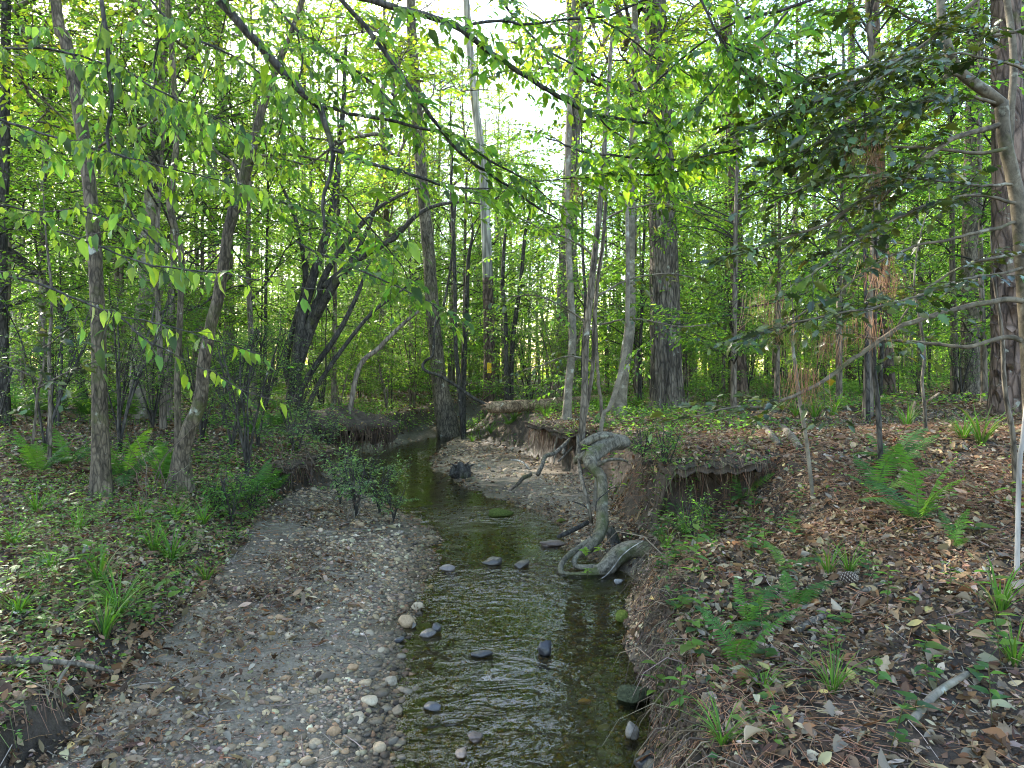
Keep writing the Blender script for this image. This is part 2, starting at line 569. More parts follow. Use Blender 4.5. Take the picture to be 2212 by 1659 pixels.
def ground_z(x, y, detail=True):
    x = np.asarray(x, float)
    y = np.asarray(y, float)
    wob = 0.09 * fbm(x * 1.7, y * 1.7, 0, 3, 3) + 0.035 * fbm(x * 6, y * 6, 0, 2, 9)
    xl, xr, tl, tr, hl, wl, hr, wr = lines(y)
    X = x + wob
    w = np.maximum(xr - xl, 0.2)
    t = np.clip((X - xl) / w, 0, 1)
    bed = -0.012 - 0.11 * np.power(4 * t * (1 - t), 0.8)
    bar_l = -0.012 + 0.15 * np.power(np.clip((xl - X) / np.maximum(xl - tl, 0.15), 0, 1), 0.8)
    bar_r = -0.012 + 0.13 * np.power(np.clip((X - xr) / np.maximum(tr - xr, 0.15), 0, 1), 0.8)
    z = np.where(X < xl, bar_l, np.where(X > xr, bar_r, bed))
    sl = sstep((tl - X) / wl)
    sr = sstep((X - tr) / wr)
    dl = np.maximum(tl - wl - X, 0)
    dr = np.maximum(X - tr - wr, 0)
    z = np.where(X < tl, z + (hl - 0.138) * sl + 0.26 * (1 - np.exp(-dl / 3.0)) + 0.006 * dl, z)
    z = np.where(X > tr, z + (hr - 0.118) * sr + 0.42 * (1 - np.exp(-dr / 6.0)) + 0.004 * dr, z)
    onbank = np.clip(np.where(X < tl, sl, np.where(X > tr, sr, 0)), 0, 1)
    z = z + onbank * (0.07 * fbm(x * 0.9, y * 0.9, 0, 3, 21) + 0.022 * fbm(x * 4.5, y * 4.5, 0, 2, 31))
    face = 4 * np.clip(onbank * (1 - onbank), 0, .25)
    z = z + face * .09 * fbm(x * 9, y * 9, 0, 3, 33)
    cut = sstep((x - .95) / .15) * sstep((2.4 - x) / .75) * sstep((5.8 + .12 * fbm(x * 3, 1.0, 0, 2, 55) - y) / .1) * sstep((y - 3.9) / 1.4)
    z = np.where(X > tr, z - .4 * cut * onbank, z)
    if detail:
        z = z + (1 - onbank) * 0.012 * fbm(x * 5, y * 5, 0, 3, 41)
    return z


def zone(x, y):
    """0 water, 1 gravel bar, 2 bank and wood floor; also the distance out from the water's edge."""
    wob = 0.09 * fbm(x * 1.7, y * 1.7, 0, 3, 3) + 0.035 * fbm(x * 6, y * 6, 0, 2, 9)
    X = x + wob
    xl, xr, tl, tr = lines(y)[:4]
    k = np.where((X > xl) & (X < xr), 0, np.where((X > tl) & (X < tr), 1, 2))
    d = np.maximum(np.maximum(xl - X, X - xr), 0)
    return k, d


def gz(x, y):
    return float(ground_z(np.array([x]), np.array([y]))[0])


def grow(a, b, step, far, k=1.12):
    """Even steps from a to b, widening outward to far on both sides."""
    c = list(np.arange(a, b, step))
    s, hi = step, c[-1]
    up = []
    while hi < far[1]:
        s *= k
        hi += s
        up.append(hi)
    s, lo = step, c[0]
    dn = []
    while lo > far[0]:
        s *= k
        lo -= s
        dn.append(lo)
    return np.array(dn[::-1] + c + up)


def ground_mat():
    m, nt, out = new_mat('wood_floor_soil')
    v = coords(nt)
    n = noise_n(nt, v, 9.0, 8, 0.7)
    f = noise_n(nt, v, 55.0, 6, 0.7)
    a = attr_col(nt)
    sep = nt.nodes.new('ShaderNodeSeparateColor')
    nt.links.new(a, sep.inputs[0])
    soil = ramp(nt, n, [(0.3, (0.022, 0.015, 0.010)), (0.5, (0.05, 0.036, 0.025)), (0.72, (0.10, 0.076, 0.056))])
    sand = ramp(nt, f, [(0.25, (0.09, 0.073, 0.053)), (0.5, (0.185, 0.155, 0.115)), (0.78, (0.28, 0.24, 0.185))])
    mud = ramp(nt, n, [(0.35, (0.5, 0.46, 0.42)), (0.62, (1, 1, 1))])
    sand = mixc(nt, 0.8, sand, mixc(nt, 1.0, sand, mud, 'MULTIPLY'))
    c = mixc(nt, sep.outputs[0], soil, sand)
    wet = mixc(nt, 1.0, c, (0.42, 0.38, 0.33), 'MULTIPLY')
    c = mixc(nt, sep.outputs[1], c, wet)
    p = nd(nt, 'ShaderNodeBsdfPrincipled')
    nt.links.new(math_n(nt, 'SUBTRACT', 0.92, math_n(nt, 'MULTIPLY', sep.outputs[1], 0.5)), p.inputs['Roughness'])
    p.inputs['Specular IOR Level'].default_value = 0.3
    nt.links.new(c, p.inputs['Base Color'])
    h = math_n(nt, 'ADD', math_n(nt, 'MULTIPLY', n, 1.0), math_n(nt, 'MULTIPLY', f, 0.35))
    nt.links.new(bump_n(nt, h, 0.9, 0.03), p.inputs['Normal'])
    nt.links.new(p.outputs[0], out.inputs[0])
    return m


gx = grow(-5.0, 5.5, 0.045, (-160, 160))
gy = grow(1.2, 13.5, 0.045, (-45, 210))
GX, GY = np.meshgrid(gx, gy)
GZ = ground_z(GX, GY)
kz, dz = zone(GX, GY)
sandy = np.where(kz < 2, 1.0, 0.0) * np.clip(0.7 + 1.2 * fbm(GX * 1.1, GY * 1.1, 0, 3, 51), 0, 1)
wet = np.clip(1 - GZ / 0.055 + 0.4 * fbm(GX * 4, GY * 4, 0, 2, 52), 0, 1)
wet = np.maximum(wet, np.where(kz == 2, np.clip(1.25 - GZ / .3 + .5 * fbm(GX * 3, GY * 3, 0, 2, 53), 0, .9), 0))
b = Buf()
ny, nx = GX.shape
ii = (np.arange(ny - 1)[:, None] * nx + np.arange(nx - 1)[None, :]).reshape(-1)
b.add(np.stack([GX, GY, GZ], -1), None, np.stack([ii, ii + 1, ii + nx + 1, ii + nx], 1), np.stack([sandy, wet, wet * 0], -1).reshape(-1, 3))
ground = link('ground', b.mesh('ground', ground_mat()), kind='structure')


# ------------------------------------------------------------------ the creek
def water_mat():
    m, nt, out = new_mat('shallow_creek_water')
    v = coords(nt, (0.75, 1.25, 1.0))
    n1 = noise_n(nt, v, 5.0, 3, 0.45, 1.0)
    n2 = noise_n(nt, v, 20.0, 1, 0.5, 0.6)
    a = attr_col(nt)
    sep = nt.nodes.new('ShaderNodeSeparateColor')
    nt.links.new(a, sep.inputs[0])
    amp = math_n(nt, 'ADD', 0.22, math_n(nt, 'MULTIPLY', sep.outputs[0], 1.3))
    h = math_n(nt, 'MULTIPLY', math_n(nt, 'ADD', n1, math_n(nt, 'MULTIPLY', n2, 0.2)), amp)
    nrm = bump_n(nt, h, 1.0, 0.03)
    fr = nt.nodes.new('ShaderNodeFresnel')
    fr.inputs['IOR'].default_value = 1.42
    nt.links.new(nrm, fr.inputs['Normal'])
    gl = nd(nt, 'ShaderNodeBsdfGlossy', Roughness=0.015)
    nt.links.new(nrm, gl.inputs['Normal'])
    tr = nt.nodes.new('ShaderNodeBsdfRefraction')
    tr.inputs['Color'].default_value = (0.93, 0.9, 0.72, 1)
    tr = nt.nodes.new('ShaderNodeBsdfTransparent')
    tr.inputs['Color'].default_value = (0.86, 0.84, 0.58, 1)
    mx = nt.nodes.new('ShaderNodeMixShader')
    nt.links.new(fr.outputs[0], mx.inputs[0])
    nt.links.new(tr.outputs[0], mx.inputs[1])
    nt.links.new(gl.outputs[0], mx.inputs[2])
    nt.links.new(mx.outputs[0], out.inputs[0])
    return m


wy = grow(0.5, 12.0, 0.035, (-20, 60), 1.06)
wt = np.linspace(0, 1, 61)
WX = np.stack([lines(wy)[0] - 0.45 + (lines(wy)[1] - lines(wy)[0] + 0.9) * t for t in wt], 1)
WY = np.repeat(wy[:, None], len(wt), 1)
riff = np.clip(np.exp(-((WY - 5.25) / 0.42) ** 2) * 0.9 + np.exp(-((WY - 2.9) / 0.55) ** 2) * 0.75 * np.exp(-((WX + 0.05) / 0.5) ** 2) + np.exp(-((WY - 7.5) / 0.5) ** 2) * 0.8 + np.exp(-((WY - 3.9) / 0.3) ** 2) * 0.25 * np.exp(-((WX - .1) / .4) ** 2) + 0.1 * fbm(WX * 2, WY * 2, 0, 2, 61), 0.02, 1)
WZ = 0.004 * riff * fbm(WX * 9 + 0.5 * fbm(WX * 4, WY * 4, 0, 2, 71), WY * 6.5, 0, 3, 62) + 0.0012 * fbm(WX * 7, WY * 4, 0, 2, 63)
b = Buf()
ny, nx = WX.shape
ii = (np.arange(ny - 1)[:, None] * nx + np.arange(nx - 1)[None, :]).reshape(-1)
b.add(np.stack([WX, WY, WZ], -1), None, np.stack([ii, ii + 1, ii + nx + 1, ii + nx], 1), np.stack([riff, riff, riff], -1).reshape(-1, 3))
link('creek_water', b.mesh('creek_water', water_mat()), kind='structure')


# ------------------------------------------------------------------ stones of the gravel bar and the bed
def ico(sub):
    bm = bmesh.new()
    bmesh.ops.create_icosphere(bm, subdivisions=sub, radius=1.0)
    v = np.array([x.co[:] for x in bm.verts])
    t = np.array([[q.index for q in f.verts] for f in bm.faces])
    bm.free()
    return v, t


def stone_shape(sub, seed, ang=0.22):
    v, t = ico(sub)
    r = R(seed)
    n = 1 + ang * fbm(v[:, 0] * 1.1 + seed, v[:, 1] * 1.1, v[:, 2] * 1.1, 2, seed)
    v = v * n[:, None]
    for _ in range(4):                                   # a few worn facets
        d = norm(r.normal(0, 1, 3))
        h = r.uniform(0.62, 0.85)
        e = np.maximum(v @ d - h, 0)
        v = v - e[:, None] * d * 0.8
    return v * np.array([1.0, r.uniform(.68, .9), r.uniform(.42, .66)]), t


def in_view(n, y0, y1, r, pad=0.9, k=0.86):
    """Points spread evenly over the ground in front of the camera between two distances."""
    y = np.sqrt(r.uniform(0, 1, n * 2) * (y1 ** 2 - y0 ** 2) + y0 ** 2)
    x = r.uniform(-1, 1, n * 2) * (k * y + pad)
    return x[:n], y[:n]


STONE_COLS = [(.29, .235, .17), (.225, .20, .165), (.17, .138, .102), (.34, .30, .24), (.115, .10, .086), (.27, .19, .125), (.065, .058, .053), (.48, .43, .36)]
STONE_COLS = [tuple(np.array(c_) * np.array([1.02, .92, .77])) for c_ in STONE_COLS]
STONE_W = [5, 5, 5, 1.6, 3, 2.4, 1.6, .3]
shapes1 = [stone_shape(1, 100 + i) for i in range(8)]
shapes2 = [stone_shape(2, 200 + i, 0.3) for i in range(10)]


def pebble_field(n, y0, y1, size, sig, seed, zones=(0, 1), maxd=9.0):
    r = R(seed)
    x, y = in_view(n, y0, y1, r)
    k, d = zone(x, y)
    xl, xr, tl, tr = lines(y)[:4]
    p = np.where(k == 0, 0.75, np.where(x > xr, 0.8, np.exp(-(d / .78) ** 2) * 1.0 + 0.1))
    p = p * np.clip(0.75 + 1.3 * fbm(x * 1.5, y * 1.5, 0, 2, 77), 0.05, 1.3)
    ok = np.isin(k, zones) & (r.uniform(0, 1, n) < p)
    x, y, k, d = x[ok], y[ok], k[ok], d[ok]
    s = np.exp(r.normal(math.log(size), sig, len(x)))
    z = ground_z(x, y)
    return x, y, z, k, d, s, r


def put_stones(buf, x, y, z, s, r, shapes, sink=0.12, wetcol=True, flat=0.25):
    n = len(x)
    if n == 0:
        return
    X, Y, Z = rand_axes(n, r, flat)
    c = palette(r, n, STONE_COLS, STONE_W, 0.16)
    if wetcol:
        w = np.clip(1 - (z - 0.005) / 0.035, 0, 1)[:, None]
        c = c * (1 - w * np.array([.58, .6, .64]))
        under = (z < -0.01)[:, None]
        c = np.where(under, c * np.array([.95, .82, .46]), c)
    kk = r.integers(0, len(shapes), n)
    pos = np.stack([x, y, z + s * sink], 1)
    for i, (v, t) in enumerate(shapes):
        q = kk == i
        stamp(buf, v, t, pos[q], X[q], Y[q], Z[q], s[q] * 1.0, c[q])


gravel = Buf()
# the big ones: separate stones, largest first
x, y, z, k, d, s, r = pebble_field(60000, 2.2, 8.5, 0.0165, 0.36, 301)
px = s / y
order = np.argsort(-px)
sel, rest = order[:300], order[300:]
st_meshes = []
for i in range(10):
    for j in range(5):
        bb = Buf()
        c = np.array(STONE_COLS[(i + j * 2) % 6]) * R(900 + i * 5 + j).uniform(.7, 1.05)
        bb.add(shapes2[i][0], shapes2[i][1], None, c)
        st_meshes.append(bb.mesh('stone', M['stone']))
wet_meshes = []
for i in range(10):
    bb = Buf()
    bb.add(shapes2[i][0], shapes2[i][1], None, np.array(STONE_COLS[i % 6]) * 0.42)
    wet_meshes.append(bb.mesh('wet_stone', M['wetstone']))
for q in sel:
    w = z[q] < 0.02
    me = wet_meshes[r.integers(10)] if w else st_meshes[r.integers(50)]
    o = link('stone', me, ground, (x[q], y[q], z[q] + s[q] * 0.08))
    o.rotation_euler = (r.normal(0, .22), r.normal(0, .22), r.uniform(0, 6.28))
    o.scale = (s[q],) * 3
put_stones(gravel, x[rest], y[rest], z[rest], s[rest], r, shapes1)
for n, y0, y1, sz, sg, sd in ((52000, 2.2, 6.0, .0105, .35, 302), (34000, 6.0, 15.0, .022, .4, 303)):
    x, y, z, k, d, s, r = pebble_field(n, y0, y1, sz, sg, sd)
    put_stones(gravel, x, y, z, s, r, shapes1 if sd != 303 else [ico(1)[0:2]] * 1 if False else shapes1)
# fine grit between them
shapes0 = [((lambda v, t: (v * np.array([1, .8, .55]), t))(*ico(1)))]
tet = (np.array([[1, 0, -.3], [-.6, .8, -.3], [-.6, -.8, -.3], [0, 0, .6]]), np.array([[0, 1, 3], [1, 2, 3], [2, 0, 3], [0, 2, 1]]))
x, y, z, k, d, s, r = pebble_field(60000, 2.2, 8.0, .0055, .4, 305)
put_stones(gravel, x, y, z, s, r, [tet], 0.2, True, 0.8)
link('gravel', gravel.mesh('gravel', M['stone']), ground, kind='stuff')

# ------------------------------------------------------------------ generators for leafy growth
GREENS = [(.088, .172, .03), (.115, .205, .034), (.068, .14, .03), (.15, .235, .038), (.055, .112, .032)]
GREEN_W = [4, 4, 3, 2, 2]
LEAF_A = leaf_ovate(0.18, 0.3, 0.235)
LEAF_D = leaf_diamond(0.25, 0.28, 0.12)
LEAF_H = leaf_outline(HOLLY, 0.08, 0.25, 0.3)
LEAF_T = leaf_outline(HEART, 0.12, 0.2)


def twig_leaves(tw, r, spacing, size, droop=0.25, flat=0.35, start=0.12, hang=0.0, sig=0.22):
    """Leaves set alternately along twigs (N, m, 3): positions, frames, sizes."""
    N, m, _ = tw.shape
    L = np.linalg.norm(np.diff(tw, axis=1), axis=2).sum(1)
    per = np.maximum((L * (1 - start) / spacing).astype(int), 1) + 1
    idx = np.repeat(np.arange(N), per)
    k = np.concatenate([np.arange(q) for q in per])
    f = start + (1 - start) * k / np.maximum(per[idx] - 1, 1)
    g = f * (m - 1)
    a = np.minimum(g.astype(int), m - 2)
    w = (g - a)[:, None]
    pos = tw[idx, a] * (1 - w) + tw[idx, a + 1] * w
    T = norm(tw[idx, a + 1] - tw[idx, a])
    up = np.array([0, 0, 1.0])
    S = norm(np.cross(T, up + 1e-3))
    sgn = np.where(k % 2 == 0, 1.0, -1.0)[:, None]
    last = (k == per[idx] - 1)[:, None]
    n = len(idx)
    ang = r.uniform(0.5, 1.15, n)[:, None]
    ang = np.where(last, r.normal(0, 0.2, (n, 1)), ang)
    X = T * np.cos(ang) + S * sgn * np.sin(ang)
    X = X + np.array([0, 0, -1.0]) * (droop * r.uniform(0.3, 1.7, n))[:, None] + r.normal(0, 0.12, (n, 3))
    if hang:
        h = np.clip(r.normal(hang, 0.32, n), 0, 1)[:, None]
        X = X * (1 - h) + np.array([0, 0, -1.0]) * h * 1.2
    X = norm(X)
    Z = norm(np.array([0, 0, 1.0]) + r.normal(0, flat, (n, 3)))
    Y = norm(np.cross(Z, X))
    Z = np.cross(X, Y)
    s = size * np.exp(r.normal(0, sig, n)) * (1 - 0.15 * f)
    return pos, X, Y, Z, s


def limb_twigs(path, r, spacing, length, f0=0.2, m=5, droop=0.15, splay=0.9, up=0.1, taper=0.55):
    """Side twigs to left and right of a limb path (n x 3)."""
    seg = np.linalg.norm(np.diff(path, axis=0), axis=1)
    cum = np.concatenate([[0], np.cumsum(seg)])
    Lt = cum[-1]
    s = np.arange(f0 * Lt, Lt, spacing)
    if len(s) == 0:
        s = np.array([0.6 * Lt])
    s = s + r.uniform(-.3, .3, len(s)) * spacing
    s = np.clip(s, 0, Lt * 0.999)
    k = np.clip(np.searchsorted(cum, s, side='right') - 1, 0, len(seg) - 1)
    w = ((s - cum[k]) / np.maximum(seg[k], 1e-9))[:, None]
    p = path[k] * (1 - w) + path[k + 1] * w
    T = norm(path[k + 1] - path[k])
    S = norm(np.cross(T, np.array([0, 0, 1.0]) + 1e-3))
    sg = np.where(np.arange(len(s)) % 2 == 0, 1.0, -1.0)[:, None]
    a = r.uniform(0.6, 1.2, len(s))[:, None] * splay
    D = T * np.cos(a) + S * sg * np.sin(a) + np.array([0, 0, 1.0]) * (up + r.normal(0, .22, len(s)))[:, None]
    D = norm(D)
    fr = s / Lt
    ln = length * (1 - taper * fr) * r.uniform(0.55, 1.25, len(s))
    t = np.linspace(0, 1, m)[None, :, None]
    side = r.normal(0, 0.12, (len(s), 1, 3))
    q = p[:, None, :] + D[:, None, :] * ln[:, None, None] * t + (np.array([0, 0, -1.0]) * droop + side) * ln[:, None, None] * t ** 2
    tip = path[-1] + (path[-1] - path[-2]) / max(np.linalg.norm(path[-1] - path[-2]), 1e-6) * np.linspace(0, 1, m)[:, None] * length * 0.5
    return np.concatenate([q, tip[None]], 0)


def grow_tree(seed, H=7.0, r0=0.05, nl=30, ll=1.8, f_low=0.22, tw_sp=0.12, tw_len=0.5, lf_sp=0.05, lf=0.06, rise=0.6, droop=0.35, leaf=LEAF_D, flat=0.35, wob=0.15, cols=GREENS, cw=GREEN_W, stems=1, sides=8, lean=0.0, trunk=True, hang=0.0, shade=1.0, top_narrow=0.65, sub=False):
    """A whole small tree about its own foot: trunk, limbs and leaves as three meshes' worth of data."""
    r = R(seed)
    tb, lb, fb = Buf(), Buf(), Buf()
    tw_all = []
    for sidx in range(stems):
        az0 = r.uniform(0, 6.28)
        ln = lean + (0.35 if stems > 1 else 0)
        n = 14
        t = np.linspace(0, 1, n)
        path = np.stack([np.cos(az0) * ln * H * t ** 1.3 * r.uniform(.5, 1), np.sin(az0) * ln * H * t ** 1.3 * r.uniform(.5, 1), H * t], 1)
        path[:, 0] += wob * H * 0.1 * fbm(t * 3, seed + sidx, 0, 2, 5)
        path[:, 1] += wob * H * 0.1 * fbm(t * 3, seed + 9 + sidx, 0, 2, 6)
        path[:, :2] -= path[0, :2] * 1.0
        path[0, 2] = -0.15
        rad = r0 * (1 - 0.85 * t ** 0.9) + 0.004
        if trunk:
            tube(tb, smooth_path(path, 36), np.interp(np.linspace(0, 1, 36), t, rad), sides, 0.10, 5 / max(r0 * 8, .3), seed, flare=(0.25 * H / 10, 0.5, 4))
        n_l = max(nl // stems, 3)
        fs = np.sort(f_low + (1 - f_low) * r.uniform(0, 1, n_l))
        for i in range(n_l):
            f = min(fs[i], 0.985)
            g = f * (n - 1)
            a = min(int(g), n - 2)
            p0 = path[a] * (1 - (g - a)) + path[a + 1] * (g - a)
            az = r.uniform(0, 6.283)
            rel = (f - f_low) / (1 - f_low)
            L = ll * (.55 + .45 * min(rel * 4, 1)) * (1 - top_narrow * rel ** 2.5) * np.clip(r.lognormal(-.15, .42), .35, 1.9)
            e = rise * r.uniform(.1, 1.7) + 0.5 * rel
            o = np.array([math.cos(az), math.sin(az), 0])
            tt = np.linspace(0, 1, 7)[:, None]
            q = p0 + o * L * tt * math.cos(e) + np.array([0, 0, 1.0]) * L * (tt * math.sin(e) - droop * tt ** 2.2)
            q = q + np.cumsum(r.normal(0, 0.055 * L, (7, 3)), 0) * tt
            rr = max(r0 * 0.38 * (1 - .6 * rel), 0.006) * min(1, L / ll + .3)
            tube(lb, q, np.linspace(rr, rr * .2, 7), 5, cap=False)
            subs = [q]
            if sub:
                sq = limb_twigs(q, r, max(L * .17, .12), L * .62, .2, 6, droop * .5, up=.25, taper=.5)[:-1]
                tubes(lb, sq, rr * .5, rr * .15, 4)
                subs += list(sq)
            for sq in subs:
                tw = limb_twigs(sq, r, tw_sp, tw_len, 0.2, 4, 0.2)
                tubes(lb, tw, rr * .22, rr * .06 + .0008, 3)
                tw_all.append(tw)
    tw = np.concatenate(tw_all)
    pos, X, Y, Z, s = twig_leaves(tw, r, lf_sp, lf, 0.25, flat, hang=hang)
    c = palette(r, len(pos), np.array(cols) * shade, cw, 0.26)
    stamp(fb, leaf[0], leaf[1], pos, X, Y, Z, s, c)
    return tb, lb, fb


def tree_kind(seed, bark, name='leaf', twig='bark_far', **kw):
    tb, lb, fb = grow_tree(seed, **kw)
    return (tb.mesh('trunk', M[bark]) if tb.n else None, lb.mesh('branches', M[twig]), fb.mesh('crown', M[name], smooth=False))


def plant_tree(kind, name, label, cat, x, y, rz=0.0, s=1.0, group=None, trunk=True, z=None):
    o = thing(name, label, cat, (x, y, (gz(x, y) if z is None else z)), group, rz, s)
    if kind[0] is not None and trunk:
        link('trunk', kind[0], o)
    link('branch', kind[1], o, kind='stuff')
    link('crown', kind[2], o, kind='stuff')
    return o


# ---- kinds shared by many trees
YG = [(.135, .21, .03), (.18, .245, .036), (.10, .17, .026), (.225, .265, .042)]
understory = [tree_kind(400 + i, 'bark_dark' if i % 2 else 'bark_far', 'leaf', 'bark_dark', H=H, r0=r0, nl=nl, ll=ll, f_low=fl, tw_sp=.13, tw_len=.5, lf_sp=.045, lf=.078, rise=.5, droop=.3, leaf=LEAF_D, sub=True)
              for i, (H, r0, nl, ll, fl) in enumerate([(7.5, .05, 22, 2.4, .1), (6.0, .04, 19, 2.2, .14), (9.5, .07, 25, 2.8, .16), (5.0, .035, 17, 1.9, .1), (8.5, .055, 23, 2.6, .2)])]
canopy = [tree_kind(430 + i, 'bark_far', 'leaf_far', 'bark_far', H=H, r0=r0, nl=34, ll=ll * 1.15, f_low=fl, tw_sp=.3, tw_len=1.0, lf_sp=.075, lf=.15, sub=True, rise=.7, droop=.3, leaf=LEAF_D, cols=YG, cw=None, sides=14, wob=.12, top_narrow=.5)
          for i, (H, r0, ll, fl) in enumerate([(21, .2, 4.2, .2), (24, .25, 4.6, .28), (18, .15, 3.6, .1), (20, .13, 3.0, .3)])]
canopy_crown = canopy
NEEDLE = (np.array([[0, -.012, 0], [0, .012, 0], [1, 0, -.12]]), np.array([[0, 1, 2]]))


def pine_kind(seed, H=23, r0=.2):
    r = R(seed)
    tb, lb, fb = Buf(), Buf(), Buf()
    t = np.linspace(0, 1, 30)
    path = np.stack([.25 * fbm(t * 2, seed, 0, 2, 3), .25 * fbm(t * 2, seed + 5, 0, 2, 3), H * t], 1)
    path[:, :2] -= path[0, :2]
    path[0, 2] = -.2
    tube(tb, path, r0 * (1 - .75 * t) + .01, 16, .06, 3, seed, flare=(.4, .35, 5))
    tips = []
    for i in range(44):
        f = .56 + .43 * (i + r.uniform()) / 44
        p0 = np.array([np.interp(f, t, path[:, a]) for a in range(3)])
        az = i * 2.399
        L = 2.9 * (1 - .75 * ((f - .56) / .44) ** 1.5) * r.uniform(.6, 1.1)
        o = np.array([math.cos(az), math.sin(az), 0])
        tt = np.linspace(0, 1, 6)[:, None]
        q = p0 + o * L * tt + np.array([0, 0, 1.0]) * L * (.1 * tt + .25 * tt ** 2)
        tube(lb, q, np.linspace(.035, .008, 6), 4, cap=False)
        tw = limb_twigs(q, r, .28, .5, .35, 4, 0, up=.35)
        tubes(lb, tw, .007, .004, 3)
        tips.append(tw[:, 1:].reshape(-1, 3))
    for i in range(10):                                   # dead stubs below the crown
        f = r.uniform(.2, .55)
        p0 = np.array([np.interp(f, t, path[:, a]) for a in range(3)])
        az = r.uniform(0, 6.28)
        L = r.uniform(.3, 1.4)
        tt = np.linspace(0, 1, 5)[:, None]
        tube(lb, p0 + np.array([math.cos(az), math.sin(az), -.1]) * L * tt, np.linspace(.02, .006, 5), 4, cap=False)
    tips = np.concatenate(tips)
    n = len(tips) * 22
    X = norm(r.normal(0, 1, (n, 3)) + np.array([0, 0, .4]))
    Y = norm(np.cross(X, r.normal(0, 1, (n, 3))))
    stamp(fb, NEEDLE[0], NEEDLE[1], np.repeat(tips, 22, 0), X, Y, np.cross(X, Y), r.uniform(.13, .22, n)[:, None] * np.array([1, 2.2, 1]), palette(r, n, [(.05, .085, .025), (.07, .11, .03), (.09, .12, .04)]))
    return (tb.mesh('trunk', M['bark_pine']), lb.mesh('branches', M['bark_dark']), fb.mesh('crown', M['leaf_far'], smooth=False))


pines = [pine_kind(450), pine_kind(451, 25, .17)]
shrubs = [tree_kind(470 + i, 'bark_dark', 'leaf', 'bark_dark', H=H, r0=.013, nl=26, ll=ll, f_low=.25, tw_sp=.06, tw_len=.26, lf_sp=.025, lf=.03, rise=.5, droop=.2, leaf=LEAF_D, stems=5, sides=5, cols=[(.06, .125, .03), (.085, .16, .035), (.045, .095, .028), (.12, .2, .035)], cw=None)
          for i, (H, ll) in enumerate([(1.3, .65), (1.0, .55), (1.7, .8)])]
shrubs += [tree_kind(476 + i, 'bark_far', 'leaf', 'bark_far', H=H, r0=.016, nl=30, ll=ll, f_low=.12, tw_sp=.1, tw_len=.4, lf_sp=.035, lf=.052, rise=.6, droop=.25, leaf=LEAF_D, stems=4, sides=5, sub=True) for i, (H, ll) in enumerate([(2.4, .9), (3.0, 1.0)])]
saplings = [tree_kind(480 + i, 'bark_dark', 'leaf', 'bark_dark', H=H, r0=.014, nl=17, ll=1.15, f_low=.12, tw_sp=.12, tw_len=.38, lf_sp=.042, lf=.065, rise=.45, droop=.25, leaf=LEAF_D, sides=6, sub=True)
            for i, H in enumerate([2.6, 3.4, 4.2])]


# ---- trunks that stand where the photograph shows them
def trunk_path(pts, Y):
    pts = np.asarray(pts, float)
    Y = np.broadcast_to(np.asarray(Y, float), (len(pts),))
    return np.array([P(a, b_, y_) for (a, b_), y_ in zip(pts, Y)]), Y


def hero_tree(name, label, cat, pts, wid, Y, bark, crown=None, cs=1.0, top=None, sides=16, rough=.10, rs=7.0, flare=(.22, .55, 5), limbs=(), leaf_limbs=(), seed=1, furrow=0.0, group=None, step=.09, ground_it=True):
    """pts run from the foot upward, in 2212-wide photograph bearings; wid are widths there in the same pixels."""
    p, Yv = trunk_path(pts, Y)
    rad = np.asarray(wid, float) / 1475.0 * Yv / 2
    foot = p[0].copy()
    if ground_it:
        foot[2] = gz(foot[0], foot[1])
        p[0, 2] = foot[2] - 0.12
        keep = np.concatenate([[True], p[1:, 2] > foot[2] + 0.1])
        p, rad = p[keep], rad[keep]
    if top:
        d = norm(p[-1] - p[-2])
        d = norm(d + np.array([0, 0, .8]))
        h = top - p[-1, 2]
        p = np.vstack([p, p[-1] + d / d[2] * h * .5 + np.array([.1, .05, 0]), p[-1] + d / d[2] * h])
        rad = np.concatenate([rad, [rad[-1] * .75, rad[-1] * .4]])
    L = np.linalg.norm(np.diff(p, axis=0), axis=1).sum()
    n = int(max(12, L / step))
    q = smooth_path(np.column_stack([p, rad]), n)
    o = thing(name, label, cat, foot, group)
    tb = Buf()
    if furrow:
        tube(tb, q[:, :3], q[:, 3], sides, 0, rs, seed, flare=flare)
        v = tb.v[0][:n * sides].reshape(n, sides, 3)
        c = q[:, None, :3]
        th = np.linspace(0, 2 * np.pi, sides, endpoint=False)[None, :]
        h = v[..., 2]
        fu = np.abs(fbm(np.cos(th) * 5.5 + 0 * h, np.sin(th) * 5.5 + 0 * h, h * 1.6, 3, seed)) - .25
        fu = fu + .35 * fbm(np.cos(th) * 14 + 0 * h, np.sin(th) * 14 + 0 * h, h * 5, 2, seed + 3)
        v2 = c + (v - c) * (1 + furrow * fu)[..., None]
        tb.v[0][:n * sides] = v2.reshape(-1, 3)
    else:
        tube(tb, q[:, :3], q[:, 3], sides, rough, rs, seed, flare=flare if ground_it else None)
    link('trunk', tb.mesh('trunk', M[bark], off=foot), o)
    for k, (lp, lw, ly) in enumerate(limbs):
        lpts, lY = trunk_path(lp, ly)
        lr = np.asarray(lw, float) / 1475.0 * lY / 2
        m = int(max(8, np.linalg.norm(np.diff(lpts, axis=0), axis=1).sum() / .07))
        lq = smooth_path(np.column_stack([lpts, lr]), m)
        bb = Buf()
        tube(bb, lq[:, :3], np.maximum(lq[:, 3], .0015), 9, .12, 9, seed + k)
        link('branch', bb.mesh('branch', M[bark], off=foot), o)
    if crown is not None:
        tip = p[-1] - foot
        kz_ = crown[3] if len(crown) > 3 else 7.0
        link('crown', crown[2], o, tuple(tip - np.array([0, 0, kz_ * cs])), seed * 1.3, cs, kind='stuff')
        link('branch', crown[1], o, tuple(tip - np.array([0, 0, kz_ * cs])), seed * 1.3, cs, kind='stuff')
    return o


